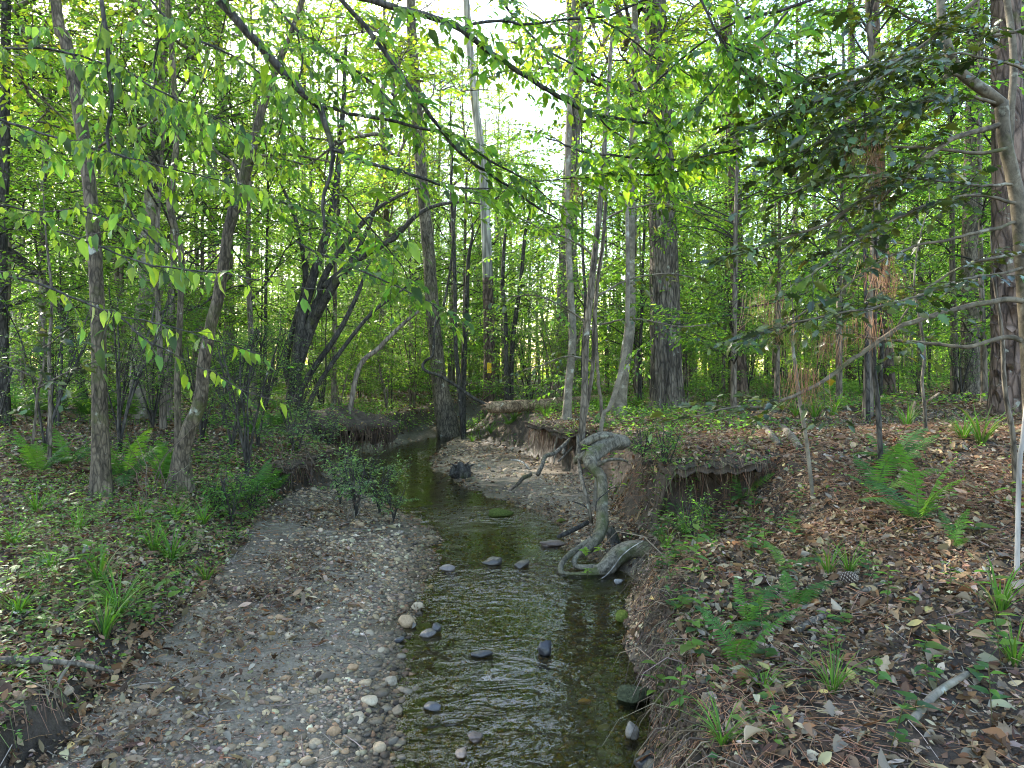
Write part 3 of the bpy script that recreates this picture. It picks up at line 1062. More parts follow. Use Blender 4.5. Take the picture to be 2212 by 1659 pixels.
def high_crown(i, H):
    k = canopy[i]
    return (None, k[1], k[2], H * .93)


HC = [high_crown(0, 21), high_crown(1, 24), high_crown(2, 18), high_crown(3, 20)]
hero_tree('oak_tree', 'big straight tree with deeply furrowed grey bark on top of the bank', 'tree',
          [(1443, 905), (1441, 860), (1438, 760), (1436, 640), (1433, 520), (1429, 400), (1424, 200), (1415, 0)], [78, 68, 65, 63, 59, 56, 51, 46], 12.6, 'bark_oak', HC[1], .8, 19.0, 96, flare=(.3, .3, 6), seed=2, furrow=.16, step=.05)
hero_tree('leaning_tree', 'dark smooth trunk with swollen foot leaning at the far bend of the creek', 'tree',
          [(973, 925), (962, 895), (950, 830), (944, 770), (936, 690), (927, 560), (912, 400), (903, 267), (888, 30)], [52, 44, 35, 31, 29, 27, 25, 24, 20], 16.5, 'bark_grey', HC[2], .8, 17.0, 20, flare=(.4, .12, 5), seed=3)
o = hero_tree('dead_pine', 'reddish pine snag with bare white upper trunk and a yellow paint blaze', 'tree',
              [(1056, 872), (1057, 800), (1056, 700), (1054, 600)], [28, 25, 24, 23], 18.0, 'bark_pine', None, 1, None, 20, seed=4)
bb = Buf()
pp = np.array([P(a, c, 18.0) for a, c in [(1054, 606), (1052, 550), (1048, 460), (1042, 350), (1028, 240), (1018, 140), (1004, -40)]])
tube(bb, smooth_path(pp, 60), np.linspace(.135, .085, 60), 16, .05, 5, 5)
link('bare_trunk', bb.mesh('bare_trunk', M['wood_pale'], off=o.location), o, label='grey white barkless upper trunk')
# the blaze: a curved patch of paint on the bark
bb = Buf()
bc = P(1058, 795, 18.0)
rr_ = 25 / 1475 * 18 / 2 * 1.13
th = np.linspace(-math.pi / 2 - .38, -math.pi / 2 + .28, 7)
zz = np.linspace(-.13, .13, 7)
TH, ZZ = np.meshgrid(th, zz)
e_ = .012 * vnoise(TH * 9, ZZ * 30, 0, 8)
vv = np.stack([bc[0] + rr_ * np.cos(TH), bc[1] + rr_ * np.sin(TH), bc[2] + ZZ + e_], -1).reshape(-1, 3)
ii = (np.arange(6)[:, None] * 7 + np.arange(6)[None, :]).reshape(-1)
bb.add(vv, None, np.stack([ii, ii + 1, ii + 8, ii + 7], 1), (.8, .5, .02))
link('paint_blaze', bb.mesh('paint_blaze', plain_mat('yellow_paint', .6, .3, .3, 30), off=o.location), o, label='faded yellow painted rectangle')

hero_tree('mossy_tree', 'slim straight mossy trunk rising out of ferns on the near bank', 'tree',
          [(219, 1052), (217, 960), (215, 860), (212, 700), (205, 560), (197, 450), (185, 330), (160, 180), (140, 80), (118, -20)], [46, 35, 31, 29, 28, 27, 26, 25, 23, 21], 6.2, 'bark_mossy', HC[3], .6, 12.0, 24, .09, 10, (.16, .4, 5), seed=5, step=.06,
          limbs=[([(186, 340), (240, 300), (330, 262), (390, 200), (410, 150)], [7, 6, 5, 4, 3], [6.2, 6.1, 6.0, 5.9, 5.9])])
hero_tree('leaning_mossy_tree', 'crooked mossy trunk leaning over the ferns beside the slim tree', 'tree',
          [(392, 1035), (393, 985), (410, 925), (432, 868), (440, 790), (455, 705), (472, 640), (490, 517), (512, 430), (533, 360), (552, 290), (567, 233), (600, 140), (655, -10)], [48, 36, 31, 28, 26, 25, 24, 22, 26, 25, 20, 17, 14, 11], 6.7, 'bark_mossy', HC[3], .5, 10.0, 22, .14, 9, (.2, .5, 4), seed=6, step=.06,
          limbs=[([(535, 358), (560, 338), (620, 333), (690, 345), (720, 350)], [8, 7, 5, 4, 3], [6.7, 6.6, 6.4, 6.3, 6.2]), ([(512, 430), (508, 360), (470, 330), (430, 270), (415, 230)], [9, 7, 6, 4, 3], 6.7)])
hero_tree('slender_tree', 'slender dark stem standing just behind the crooked mossy trunk', 'tree',
          [(386, 1000), (384, 900), (383, 820), (387, 720), (391, 620), (390, 540), (367, 450), (372, 390), (381, 290), (371, 100), (362, -20)], [18, 14, 13, 13, 13, 13, 14, 13, 12, 11, 10], 7.4, 'bark_mossy', HC[3], .45, 11.0, 14, .12, 12, (.15, .4, 4), seed=7)
hero_tree('pale_bend_tree', 'pale grey trunk with a bend behind the two mossy trees', 'tree',
          [(298, 885), (296, 790), (300, 703), (313, 646), (317, 603), (310, 553), (318, 490), (328, 400), (338, 260), (348, 133), (362, -20)], [36, 29, 27, 27, 28, 26, 25, 25, 25, 24, 22], 11.0, 'bark_smooth', HC[0], .6, 15.0, 18, .1, 7, (.2, .4, 5), seed=8)
hero_tree('broken_tree', 'dark broken trunk slanting down among the leaves at the far edge', 'tree',
          [(190, 800), (133, 668), (90, 610), (40, 560), (0, 530)], [16, 19, 20, 20, 18], [12, 12, 12, 11.8, 11.6], 'bark_dark', None, 1, None, 12, .16, 9, seed=9)
hero_tree('edge_tree', 'dark upright trunk cut off by the edge beside the slanting broken one', 'tree',
          [(8, 900), (6, 760), (4, 560), (10, 330), (14, 0)], [26, 22, 20, 19, 18], 9.5, 'bark_dark', HC[0], .6, 15.0, 14, seed=10)
hero_tree('far_pale_tree', 'tall pale sunlit trunk far behind the slim mossy tree', 'tree',
          [(40, 880), (38, 600), (42, 300), (45, 0)], [30, 27, 25, 24], 24.0, 'bark_smooth', HC[1], .9, 22.0, 14, seed=11)
hero_tree('grey_tree', 'straight grey trunk showing between the crooked mossy tree and slender stem', 'tree',
          [(497, 870), (494, 600), (489, 366), (480, 200), (468, 0)], [24, 20, 19, 18, 16], 17.0, 'bark_far', HC[2], .8, 19.0, 14, seed=12)

# the many-stemmed leaning tree over the far bank
hero_tree('leaning_clump_tree', 'many stemmed dark tree fanning out over the far bank with arching limbs', 'tree',
          [(632, 895), (640, 790), (652, 690), (676, 600), (706, 500), (726, 400), (740, 250), (748, 90)], [34, 25, 22, 20, 17, 14, 11, 7], 13.0, 'bark_dark', None, 1, None, 14, .12, 7, (.3, .5, 5), seed=13,
          limbs=[([(640, 800), (672, 706), (700, 650), (740, 590), (787, 550), (847, 517), (900, 465), (945, 443), (1000, 436), (1040, 441)], [24, 22, 20, 18, 15, 12, 10, 8, 6, 3], [13, 13, 12.8, 12.6, 12.4, 12.2, 12, 12, 12, 12]),
                 ([(660, 730), (700, 600), (750, 523), (804, 460), (854, 427), (907, 405)], [18, 15, 12, 9, 7, 4], [13, 12.9, 12.8, 12.7, 12.6, 12.5]),
                 ([(634, 850), (618, 780), (640, 690), (660, 600), (640, 480), (600, 380)], [20, 17, 15, 13, 9, 5], 13.2),
                 ([(700, 620), (760, 560), (800, 480), (820, 420)], [14, 11, 8, 5], 12.7),
                 ([(630, 880), (675, 800), (730, 720), (770, 640), (800, 560)], [15, 13, 11, 9, 5], 12.6),
                 ([(660, 890), (700, 810), (790, 690), (850, 640), (905, 600)], [12, 10, 8, 6, 3], 12.2)])
hero_tree('slanting_sapling', 'thin bare grey stem slanting up out of the dark bank', 'tree',
          [(742, 870), (770, 810), (820, 750), (870, 700), (905, 672)], [12, 11, 10, 8, 6], 11.6, 'bark_far', None, 1, None, 10, seed=14)
hero_tree('broad_tree', 'broad pale brown trunk far behind the leaning log', 'tree',
          [(1214, 862), (1217, 800), (1222, 690), (1230, 450), (1242, 200), (1250, -20)], [54, 46, 42, 36, 30, 26], 20.0, 'bark_far', HC[1], .9, 23.0, 24, .06, 5, (.4, .3, 6), seed=15)
hero_tree('bank_tree', 'smooth grey stem with spreading roots at the undercut bank edge', 'tree',
          [(1222, 935), (1225, 890), (1228, 836), (1237, 736), (1232, 620), (1226, 450), (1230, 250), (1240, 0)], [26, 20, 18, 17, 15, 13, 12, 10], 10.9, 'bark_smooth', HC[3], .5, 13.0, 14, .08, 8, (.12, .8, 4), seed=16,
          limbs=[([(1222, 925), (1205, 945), (1196, 975)], [9, 7, 5], [10.8, 10.5, 10.3]), ([(1226, 928), (1236, 950), (1240, 985)], [8, 7, 4], [10.8, 10.5, 10.3])])
hero_tree('bent_sapling', 'pale lichen spotted sapling bending up off the bank top', 'sapling',
          [(1284, 950), (1300, 912), (1317, 880), (1334, 830), (1346, 780), (1354, 720), (1356, 620), (1355, 480), (1350, 330)], [11, 10, 10, 11, 11, 10, 9, 8, 6], 7.6, 'bark_smooth', None, 1, None, 12, seed=17)
hero_tree('pale_tree', 'pale grey lichen blotched trunk left of the big furrowed tree', 'tree',
          [(1335, 895), (1341, 850), (1352, 770), (1362, 686), (1362, 553), (1365, 400), (1370, 200), (1372, 0)], [36, 28, 25, 22, 19, 18, 16, 14], 11.8, 'bark_smooth', HC[0], .55, 14.0, 16, .06, 7, (.15, .35, 5), seed=18)
hero_tree('twin_stem_tree', 'thin twin stemmed tree growing up from the thick creek roots', 'tree',
          [(1252, 1000), (1257, 930), (1262, 850), (1266, 740), (1277, 620), (1286, 540), (1300, 400), (1310, 250), (1322, 80)], [22, 16, 14, 14, 14, 13, 12, 10, 7], 6.5, 'bark_grey', None, 1, None, 14, .1, 12, (.1, .3, 4), seed=19, ground_it=False,
          limbs=[([(1258, 930), (1280, 800), (1284, 700), (1292, 600), (1303, 520), (1312, 380)], [9, 9, 9, 8, 8, 6], 6.6),
                 ([(1247, 940), (1252, 1010), (1258, 1040), (1270, 1085), (1278, 1130)], [6, 8, 9, 9, 8], [6.4, 6.2, 6.1, 6.0, 6.0])])
hero_tree('spruce_trunk_tree', 'medium trunk with scaly bark to the right of the big furrowed tree', 'tree',
          [(1596, 855), (1594, 760), (1592, 600), (1588, 450), (1580, 250), (1570, 0)], [40, 32, 28, 26, 23, 20], 16.0, 'bark_pine', HC[2], .8, 18.0, 16, seed=20)
hero_tree('grey_trunk_tree', 'straight grey trunk standing left of the reddish peeling pine', 'tree',
          [(2100, 872), (2099, 800), (2098, 650), (2098, 500), (2104, 250), (2110, 0)], [50, 40, 37, 35, 32, 29], 14.0, 'bark_grey', HC[0], .7, 18.0, 18, seed=21)
hero_tree('reddish_pine', 'reddish trunk hung with dead needles behind the thin black sapling', 'tree',
          [(1915, 850), (1914, 760), (1910, 640), (1906, 520), (1898, 300), (1890, 0)], [36, 30, 27, 25, 22, 18], 15.0, 'bark_pine', None, 1, 20.0, 14, seed=22)
o = hero_tree('peeling_pine', 'thick reddish pine with loose peeling bark plates at the edge', 'tree',
              [(2200, 900), (2194, 840), (2188, 740), (2184, 620), (2182, 480), (2178, 250), (2172, 0)], [104, 90, 80, 74, 68, 60, 54], 8.6, 'bark_pine', None, 1, 17.0, 44, .07, 5, (.3, .25, 6), seed=23)
fo = np.array(o.location)
r = R(777)
for i in range(46):                                       # loose plates of bark
    t_ = r.uniform(0, 1)
    py_ = 560 + 320 * t_
    c0 = P(np.interp(py_, [480, 620, 740, 840, 900], [2182, 2184, 2188, 2194, 2200]), py_, 8.6)
    rad = np.interp(py_, [480, 620, 740, 840, 900], [68, 74, 80, 90, 104]) / 1475 * 8.6 / 2 * 1.04
    a = r.uniform(-math.pi, 0)
    w_, h_ = r.uniform(.035, .08), r.uniform(.05, .17)
    cs_, sn_ = math.cos(a), math.sin(a)
    tx = np.array([-sn_, cs_, 0])
    nn = np.array([cs_, sn_, 0])
    out_ = r.uniform(.006, .03)
    k6 = np.array([[-1, -.8], [0, -1.1], [1, -.7], [1.1, .5], [.3, 1], [-.8, .9]]) * r.uniform(.8, 1.15, (6, 2))
    top_ = np.array([c0 + nn * (rad + out_ + .012 * b_) + tx * a_ * w_ + np.array([0, 0, b_ * h_]) for a_, b_ in k6])
    bot_ = top_ - nn * (out_ + .02)
    bb = Buf()
    q_ = [[j, (j + 1) % 6, 6 + (j + 1) % 6, 6 + j] for j in range(6)]
    bb.add(np.vstack([top_, bot_]), [[0, 1, 2], [0, 2, 3], [0, 3, 4], [0, 4, 5]], q_, (.2, .1, .07))
    link('bark_plate', bb.mesh('bark_plate', M['bark_pine'], smooth=False, off=fo), o)

# thin bare saplings
for nm, lb_, pts, wd, Y_, bk in [
    ('black_sapling', 'thin black upright sapling stem in front of the reddish needle hung trunk', [(1907, 1030), (1897, 886), (1888, 786), (1890, 690), (1892, 560), (1888, 467), (1875, 360), (1868, 250)], [12, 11, 10, 9, 8, 7, 6, 4], 5.0, 'bark_dark'),
    ('leafless_sapling', 'short leafless sapling crossing the long pale holly limb', [(1760, 1036), (1742, 953), (1728, 870), (1718, 790), (1712, 740)], [9, 8, 8, 8, 6], 5.0, 'bark_smooth'),
    ('wavy_sapling', 'thin wavy sapling between the black sapling and the grey trunk', [(2000, 975), (1998, 886), (1992, 820), (1998, 760), (1985, 680), (1975, 600), (1990, 500)], [8, 7, 6, 6, 5, 4, 3], 6.4, 'bark_grey'),
    ('edge_sapling', 'curved bare sapling in front of the peeling pine', [(2196, 1005), (2188, 940), (2175, 870), (2168, 800), (2165, 720), (2150, 620)], [12, 11, 10, 9, 8, 6], 4.9, 'bark_grey'),
    ('pale_stick', 'pale leaning stick stuck in the litter at the edge', [(2196, 1068), (2202, 1010), (2210, 950), (2216, 880)], [10, 10, 9, 8], 3.6, 'wood_pale'),
    ('dark_sapling', 'dark thin stem just left of the black sapling farther back', [(1876, 900), (1874, 800), (1872, 700), (1868, 560)], [10, 9, 8, 7], 8.5, 'bark_dark'),
    ('brown_sapling', 'thin brown stem among the ferns of the near bank edge', [(107, 950), (108, 860), (106, 760), (112, 640), (100, 520)], [9, 8, 7, 6, 4], 7.0, 'bark_grey'),
    ('split_sapling', 'thin forked stem rising beside the pine with the yellow blaze', [(1003, 880), (992, 830), (984, 740), (983, 640), (980, 520), (975, 400)], [13, 11, 9, 9, 8, 6], 15.0, 'bark_dark'),
    ('close_sapling', 'dark stem close left of the yellow blazed pine', [(1000, 880), (1003, 780), (1008, 660), (1012, 560)], [12, 11, 10, 8], 16.5, 'bark_dark'),
    ('crooked_sapling', 'dark crooked stem close right of the yellow blazed pine', [(1097, 862), (1094, 780), (1092, 690), (1086, 620), (1090, 520)], [13, 11, 10, 9, 7], 15.0, 'bark_dark'),
    ('slanting_sapling', 'dark slanting stem next to the crooked one by the blazed pine', [(1103, 862), (1106, 760), (1116, 670), (1126, 600), (1135, 500)], [13, 11, 10, 9, 7], 15.2, 'bark_dark'),
]:
    d_ = (pts[-1][0] - pts[-2][0], pts[-1][1] - pts[-2][1])
    pts = pts + [(pts[-1][0] + d_[0] * .8 + 6, pts[-1][1] - 60), (pts[-1][0] + d_[0] * .8, pts[-1][1] - 130)]
    wd = wd + [wd[-1] * .6, .8]
    hero_tree(nm, lb_, 'sapling', pts, wd, Y_, bk, None, 1, None, 9, .1, 14, (.08, .4, 4), seed=len(lb_))

# ------------------------------------------------------------------ the wood behind
r = R(2024)


def scatter(n, y0, y1, k, r, mind, taken, keep=None):
    out = []
    tries = 0
    while len(out) < n and tries < 6000:
        tries += 1
        y = math.sqrt(r.uniform(y0 ** 2, y1 ** 2))
        x = r.uniform(-k, k) * y
        if keep and not keep(x, y):
            continue
        if all((x - a) ** 2 + (y - b_) ** 2 > mind ** 2 for a, b_ in taken):
            out.append((x, y))
            taken.append((x, y))
    return out


def off_creek(x, y, m=0.8):
    xl, xr, tl, tr = [float(v) for v in lines(np.array([y]))[:4] for v in [v[0]]]
    return x < tl - m or x > tr + m


taken = [(-3.8, 6.2), (-3.2, 6.7), (2.85, 12.6), (-.9, 16.5), (-.6, 18), (1.5, 20), (.9, 11), (6, 8.6)]
ORD = 'first second third fourth fifth sixth seventh eighth ninth tenth eleventh twelfth thirteenth fourteenth fifteenth sixteenth seventeenth eighteenth nineteenth twentieth'.split()


def nth(i):
    if i < 20:
        return ORD[i]
    tens = ['twenty', 'thirty', 'forty', 'fifty', 'sixty', 'seventy', 'eighty', 'ninety']
    if i >= 99:
        return 'hundred and ' + nth(i - 100) if i > 99 else 'hundredth'
    t_, u_ = divmod(i + 1, 10)
    return tens[t_ - 2] + ('-' + ORD[u_ - 1] if u_ else 'th')


# near understory trees: their sprays fill the middle of the view
spots = scatter(34, 8.5, 17, .8, r, 1.3, taken, lambda x, y: off_creek(x, y, 1.2) and not (-.22 < x / y < .06))
spots2 = scatter(120, 15, 46, .82, r, 1.6, taken, lambda x, y: off_creek(x, y, 1.0))
for lst, what, grp in ((spots, 'leafy understory tree standing {} from the left in the nearer wood', 'nearer understory trees'), (spots2, 'leafy understory tree standing {} from the left deeper in the wood', 'understory trees deeper in the wood')):
    lst.sort(key=lambda q: q[0] / q[1])
    for i, (x, y) in enumerate(lst):
        plant_tree(understory[r.integers(5)], 'understory_tree', what.format(nth(i)), 'tree', x, y, r.uniform(0, 6.28), r.uniform(.8, 1.2), grp)
# tall trees
tall = scatter(110, 17, 66, .82, r, 2.2, taken, lambda x, y: off_creek(x, y, 1.5) and not (y < 40 and -.12 < x / y < .05))
mid = scatter(20, 23, 42, .82, r, 1.6, taken, lambda x, y: off_creek(x, y, .5) and -.24 < x / y < .1)
mid.sort(key=lambda q: q[0] / q[1])
for i, (x, y) in enumerate(mid):
    plant_tree(understory[[2, 4, 0][i % 3]], 'understory_tree', f'taller leafy tree standing {nth(i)} from the left behind the creek bend', 'tree', x, y, r.uniform(0, 6.28), r.uniform(1.15, 1.5), 'leafy trees behind the creek bend')
tall.sort(key=lambda q: q[0] / q[1])
ip = ic = 0
for i, (x, y) in enumerate(tall):
    if r.uniform() < .3:
        plant_tree(pines[r.integers(2)], 'pine_tree', f'tall straight pine standing {nth(ip)} from the left in the wood behind', 'tree', x, y, r.uniform(0, 6.28), r.uniform(.85, 1.15), 'tall pines in the wood behind')
        ip += 1
    else:
        plant_tree(canopy[r.integers(4)], 'forest_tree', f'tall broadleaf tree standing {nth(ic)} from the left in the wood behind', 'tree', x, y, r.uniform(0, 6.28), r.uniform(.8, 1.15), 'tall broadleaf trees in the wood behind')
        ic += 1

# the wood too far off to tell trees apart: leaves and stems as one mass
far = Buf()
n = 420
cy = r.uniform(48, 110, n)
cx = r.uniform(-.95, .95, n) * cy
hh = r.uniform(5, 19, n)
m = 380
pos = np.stack([np.repeat(cx, m), np.repeat(cy, m), np.repeat(hh, m) * r.uniform(0.03, 1.0, n * m) ** 1.15], 1)
pos[:, :2] += r.normal(0, 1.5, (n * m, 2))
lump = fbm(pos[:, 0] * .5, pos[:, 1] * .5, pos[:, 2] * .5, 2, 91)
pos = pos[lump > -.12]
k = len(pos)
X, Y, Z = rand_axes(k, r, .6)
stamp(far, LEAF_D[0], LEAF_D[1], pos, X, Y, Z, r.uniform(.28, .58, k), palette(r, k, YG, None, .25))
q = np.stack([np.stack([cx, cy, 0 * cx], 1), np.stack([cx + r.normal(0, .3, n), cy, hh * .5], 1), np.stack([cx + r.normal(0, .6, n), cy, hh * 1.05], 1)], 1)
tubes(far, q, .14, .05, 5, (.11, .095, .08))
link('far_wood', far.mesh('far_wood', M['leaf_far'], smooth=False), kind='stuff')

# thin saplings and shrubs of the wood floor
sap = scatter(90, 8, 32, .8, r, .9, taken, lambda x, y: off_creek(x, y, .5) and not (y < 12 and .05 < x / y < .3))
sap.sort(key=lambda q: q[0] / q[1])
for i, (x, y) in enumerate(sap):
    plant_tree(saplings[r.integers(3)], 'thin_sapling', f'thin leafy sapling standing {nth(i)} from the left among the wood floor saplings', 'sapling', x, y, r.uniform(0, 6.28), r.uniform(.6, 1.2), 'thin leafy saplings of the wood floor')
shr = [(-3.4, 8.3), (-3.9, 8.6), (-3.2, 8.6), (-4.6, 8.0), (-5.4, 7.9), (-4.9, 9.3), (-2.95, 7.6), (-6.2, 8.2), (-4.3, 10.2), (-4.4, 11.2), (-5.2, 9.0), (-4.5, 12.5), (-3.9, 13.9), (-5.8, 11.5), (-6.4, 9.6), (-2.9, 15.8), (-3.9, 15.5), (-7.0, 12.5), (-2.6, 17.5)]
shr += scatter(110, 11.5, 36, .8, r, .9, taken, lambda x, y: off_creek(x, y, .3))
shr.sort(key=lambda q: q[0] / q[1])
for i, (x, y) in enumerate(shr):
    plant_tree(shrubs[r.integers(3) if y < 11.4 else r.integers(5)], 'low_shrub', f'low small leaved shrub standing {nth(i)} from the left on the wood floor', 'shrub', x, y, r.uniform(0, 6.28), r.uniform(.75, 1.2), 'low shrubs of the wood floor')

# unseen trees added on the sunny side to shade the left bank
for i, (x, y) in enumerate([(-13, 12), (-18, 15), (-21, 10)]):
    plant_tree(canopy[i % 4], 'forest_tree', f'tall broadleaf tree, {nth(i)} of the unseen ones added past the left edge for shade', 'tree', x, y, i * 1.1, 1.0, 'unseen shade trees added past the left edge')

# ------------------------------------------------------------------ leaf litter
DEAD = [(.235, .175, .12), (.31, .25, .185), (.15, .102, .068), (.098, .062, .042), (.37, .32, .26), (.2, .108, .06), (.185, .16, .137), (.36, .30, .14), (.055, .037, .028)]
DEAD = (np.array(DEAD) * np.array([.88, .84, .73])).tolist()
DEAD_W = [4, 2.6, 5, 4, 1.2, 1.6, 2.2, .3, 2]
lit_shapes = [leaf_curly(OAK2, .5, .5, .5, .05), leaf_curly(BEECH, .4, .8, -.5, .06, 1), leaf_curly(BEECH, -.3, -.5, .6, .08, 2), leaf_curly(BEECH, .6, 1.0, .3, .04, 3), leaf_curly(OAK2, -.35, -.5, -.5, .06, 4), leaf_curly(BEECH, .15, .4, -.8, .09, 5)]
lit_mid = [leaf_outline([(0, .01), (.18, .15), (.42, .25), (.7, .2), (1, .01)], c_, f_, w_) for c_, f_, w_ in ((.4, .5, .5), (-.3, .4, -.5), (.25, -.5, .4), (.5, .7, -.3))]
lit_small = [leaf_ovate(.4, .6, .26), leaf_ovate(-.3, .5, .24), leaf_ovate(.2, -.5, .3)]
lit_far = [leaf_diamond(.4, .3, .25), leaf_diamond(-.3, .28, -.15)]


def slope_axes(x, y, r, tilt, along=None):
    e = .04
    dx = (ground_z(x + e, y) - ground_z(x - e, y)) / (2 * e)
    dy = (ground_z(x, y + e) - ground_z(x, y - e)) / (2 * e)
    n = len(x)
    N = norm(np.stack([-np.clip(dx, -1.5, 1.5), -np.clip(dy, -1.5, 1.5), np.ones(n)], 1) + r.normal(0, tilt, (n, 3)))
    a = r.uniform(0, 2 * np.pi, n)
    A = np.stack([np.cos(a), np.sin(a), 0 * a], 1)
    X = norm(A - N * (A * N).sum(1, keepdims=True))
    return X, np.cross(N, X), N


def litter(n, y0, y1, size, sig, seed, bare):
    """Spots for fallen leaves; few on the gravel, none in the water."""
    r = R(seed)
    x, y = in_view(n, y0, y1, r)
    k, d = zone(x, y)
    xl = lines(y)[0]
    bar = np.where(x > xl, .75, np.clip((d - .3) / .9, 0.08, 1)) * bare
    patch = np.clip(.55 + 1.7 * fbm(x * 1.3, y * 1.3, 0, 3, 81), .06, 1)
    p = np.where(k == 2, np.clip(.82 + .5 * fbm(x * 1.6, y * 1.6, 0, 2, 82), .3, 1), np.where(k == 1, bar * patch, 0))
    e = .05
    st = np.hypot(ground_z(x + e, y) - ground_z(x - e, y), ground_z(x, y + e) - ground_z(x, y - e)) / (2 * e)
    p = p * np.clip(1.8 - st, .35, 1)
    ok = r.uniform(0, 1, n) < p
    x, y = x[ok], y[ok]
    s = np.exp(r.normal(math.log(size), sig, len(x)))
    s = np.where(zone(x, y)[0] == 1, s * .72, s)
    return x, y, s, r


leafbed = Buf()
x, y, s, r = litter(15000, 1.7, 4.6, .05, .45, 501, 1.0)
pxs = s / y * (zone(x, y)[0] == 2)
order = np.argsort(-pxs)
s = np.minimum(s, .085)
sel, rest = order[:300], order[300:]
X, Y, Z = slope_axes(x, y, r, .3)
z = ground_z(x, y) + r.uniform(.004, .03, len(x))
col = palette(r, len(x), DEAD, DEAD_W, .2)
dead_meshes = []
for i in range(6):
    for j in range(8):
        bb = Buf()
        bb.add(lit_shapes[i][0], lit_shapes[i][1], None, np.array(DEAD[j]) * R(i * 8 + j).uniform(.85, 1.15))
        dead_meshes.append(bb.mesh('fallen_leaf', M['litter'], smooth=False))
for q in sel:
    o = link('fallen_leaf', dead_meshes[r.choice(6) * 8 + r.choice(8, p=np.array(DEAD_W[:8]) / sum(DEAD_W[:8]))], ground)
    mtx = np.eye(4)
    mtx[:3, 0], mtx[:3, 1], mtx[:3, 2] = X[q] * s[q], Y[q] * s[q], Z[q] * s[q]
    mtx[:3, 3] = (x[q], y[q], z[q] + .012)
    o.matrix_local = Matrix(mtx.tolist())


def lay(buf, x, y, s, r, shapes, tilt, lift, cols=DEAD, w=DEAD_W):
    n = len(x)
    X, Y, Z = slope_axes(x, y, r, tilt)
    z = ground_z(x, y) + r.uniform(.002, lift, n)
    c = palette(r, n, cols, w, .22)
    pos = np.stack([x, y, z], 1) - X * (s * .5)[:, None]
    kk = r.integers(0, len(shapes), n)
    for i, (v, t) in enumerate(shapes):
        q = kk == i
        stamp(buf, v, t, pos[q], X[q], Y[q], Z[q], s[q], c[q])


lay(leafbed, x[rest], y[rest], s[rest], r, lit_mid, .34, .034)
for n, y0, y1, sz, sd, sh, tl_ in ((80000, 1.7, 5.5, .021, 502, lit_far, .5), (22000, 4.4, 8, .055, 503, lit_small, .34), (60000, 4.4, 10, .042, 506, lit_far, .4), (52000, 9.5, 26, .08, 504, lit_far, .3), (26000, 24, 60, .16, 505, lit_far, .3)):
    x, y, s, r = litter(n, y0, y1, sz, .3, sd, 1.1)
    lay(leafbed, x, y, s, r, sh, tl_, .03)
link('leaf_litter', leafbed.mesh('leaf_litter', M['litter'], smooth=False), ground, kind='stuff')

# pine needles in the litter, mostly on the near bank of the big trees
nb = Buf()
r = R(520)
x, y = in_view(48000, 1.7, 7.5, r)
ok = (zone(x, y)[0] == 2) & (r.uniform(0, 1, len(x)) < np.where(x > 0, .9, .3) * np.clip(.5 + 1.2 * fbm(x * 1.2, y * 1.2, 0, 2, 83), .05, 1))
x, y = x[ok], y[ok]
X, Y, Z = slope_axes(x, y, r, .2)
Ls = r.uniform(.08, .19, len(x))
c0 = np.stack([x, y, ground_z(x, y) + r.uniform(.008, .04, len(x))], 1)
bend = r.normal(0, .12, len(x))[:, None]
pp = np.stack([c0 - X * Ls[:, None] / 2, c0 + Y * bend * Ls[:, None], c0 + X * Ls[:, None] / 2], 1)
tubes(nb, pp, .0016, .001, 3, palette(r, len(x), [(.2, .092, .045), (.25, .125, .062), (.15, .07, .038), (.28, .17, .1)]))
link('pine_needle_litter', nb.mesh('pine_needle_litter', M['needle']), ground, kind='stuff')

# catkins and twig bits on the sand
cb = Buf()
x, y = in_view(9000, 2.1, 6.5, r)
k, d = zone(x, y)
ok = (k == 1) & (x < 0) & (d > .35) & (r.uniform(0, 1, len(x)) < .6)
x, y = x[ok], y[ok]
n = len(x)
X, Y, Z = slope_axes(x, y, r, .15)
Ls = r.uniform(.025, .06, n)[:, None]
c0 = np.stack([x, y, ground_z(x, y) + .006], 1)
pp = np.stack([c0 - X * Ls * .5, c0 - X * Ls * .17 + Y * Ls * .22 * r.normal(0, 1, (n, 1)), c0 + X * Ls * .17 - Y * Ls * .22 * r.normal(0, 1, (n, 1)), c0 + X * Ls * .5], 1)
tubes(cb, pp, .0022, .0015, 3, palette(r, n, [(.3, .15, .07), (.2, .1, .06), (.12, .08, .06)]))
x, y = in_view(5000, 2.0, 9, r)
k, d = zone(x, y)
ok = (k > 0) & (d > .2)
x, y = x[ok], y[ok]
n = len(x)
X, Y, Z = slope_axes(x, y, r, .15)
Ls = r.uniform(.05, .22, n)[:, None]
c0 = np.stack([x, y, ground_z(x, y) + .012], 1)
pp = np.stack([c0 - X * Ls * .5, c0 - X * Ls * .1 + Y * Ls * .08 * r.normal(0, 1, (n, 1)), c0 + X * Ls * .5], 1)
tubes(cb, pp, r.uniform(.0015, .004, n), .0012, 4, palette(r, n, [(.16, .12, .09), (.1, .075, .058), (.24, .2, .165)]))
link('twig_litter', cb.mesh('twig_litter', M['twig']), ground, kind='stuff')


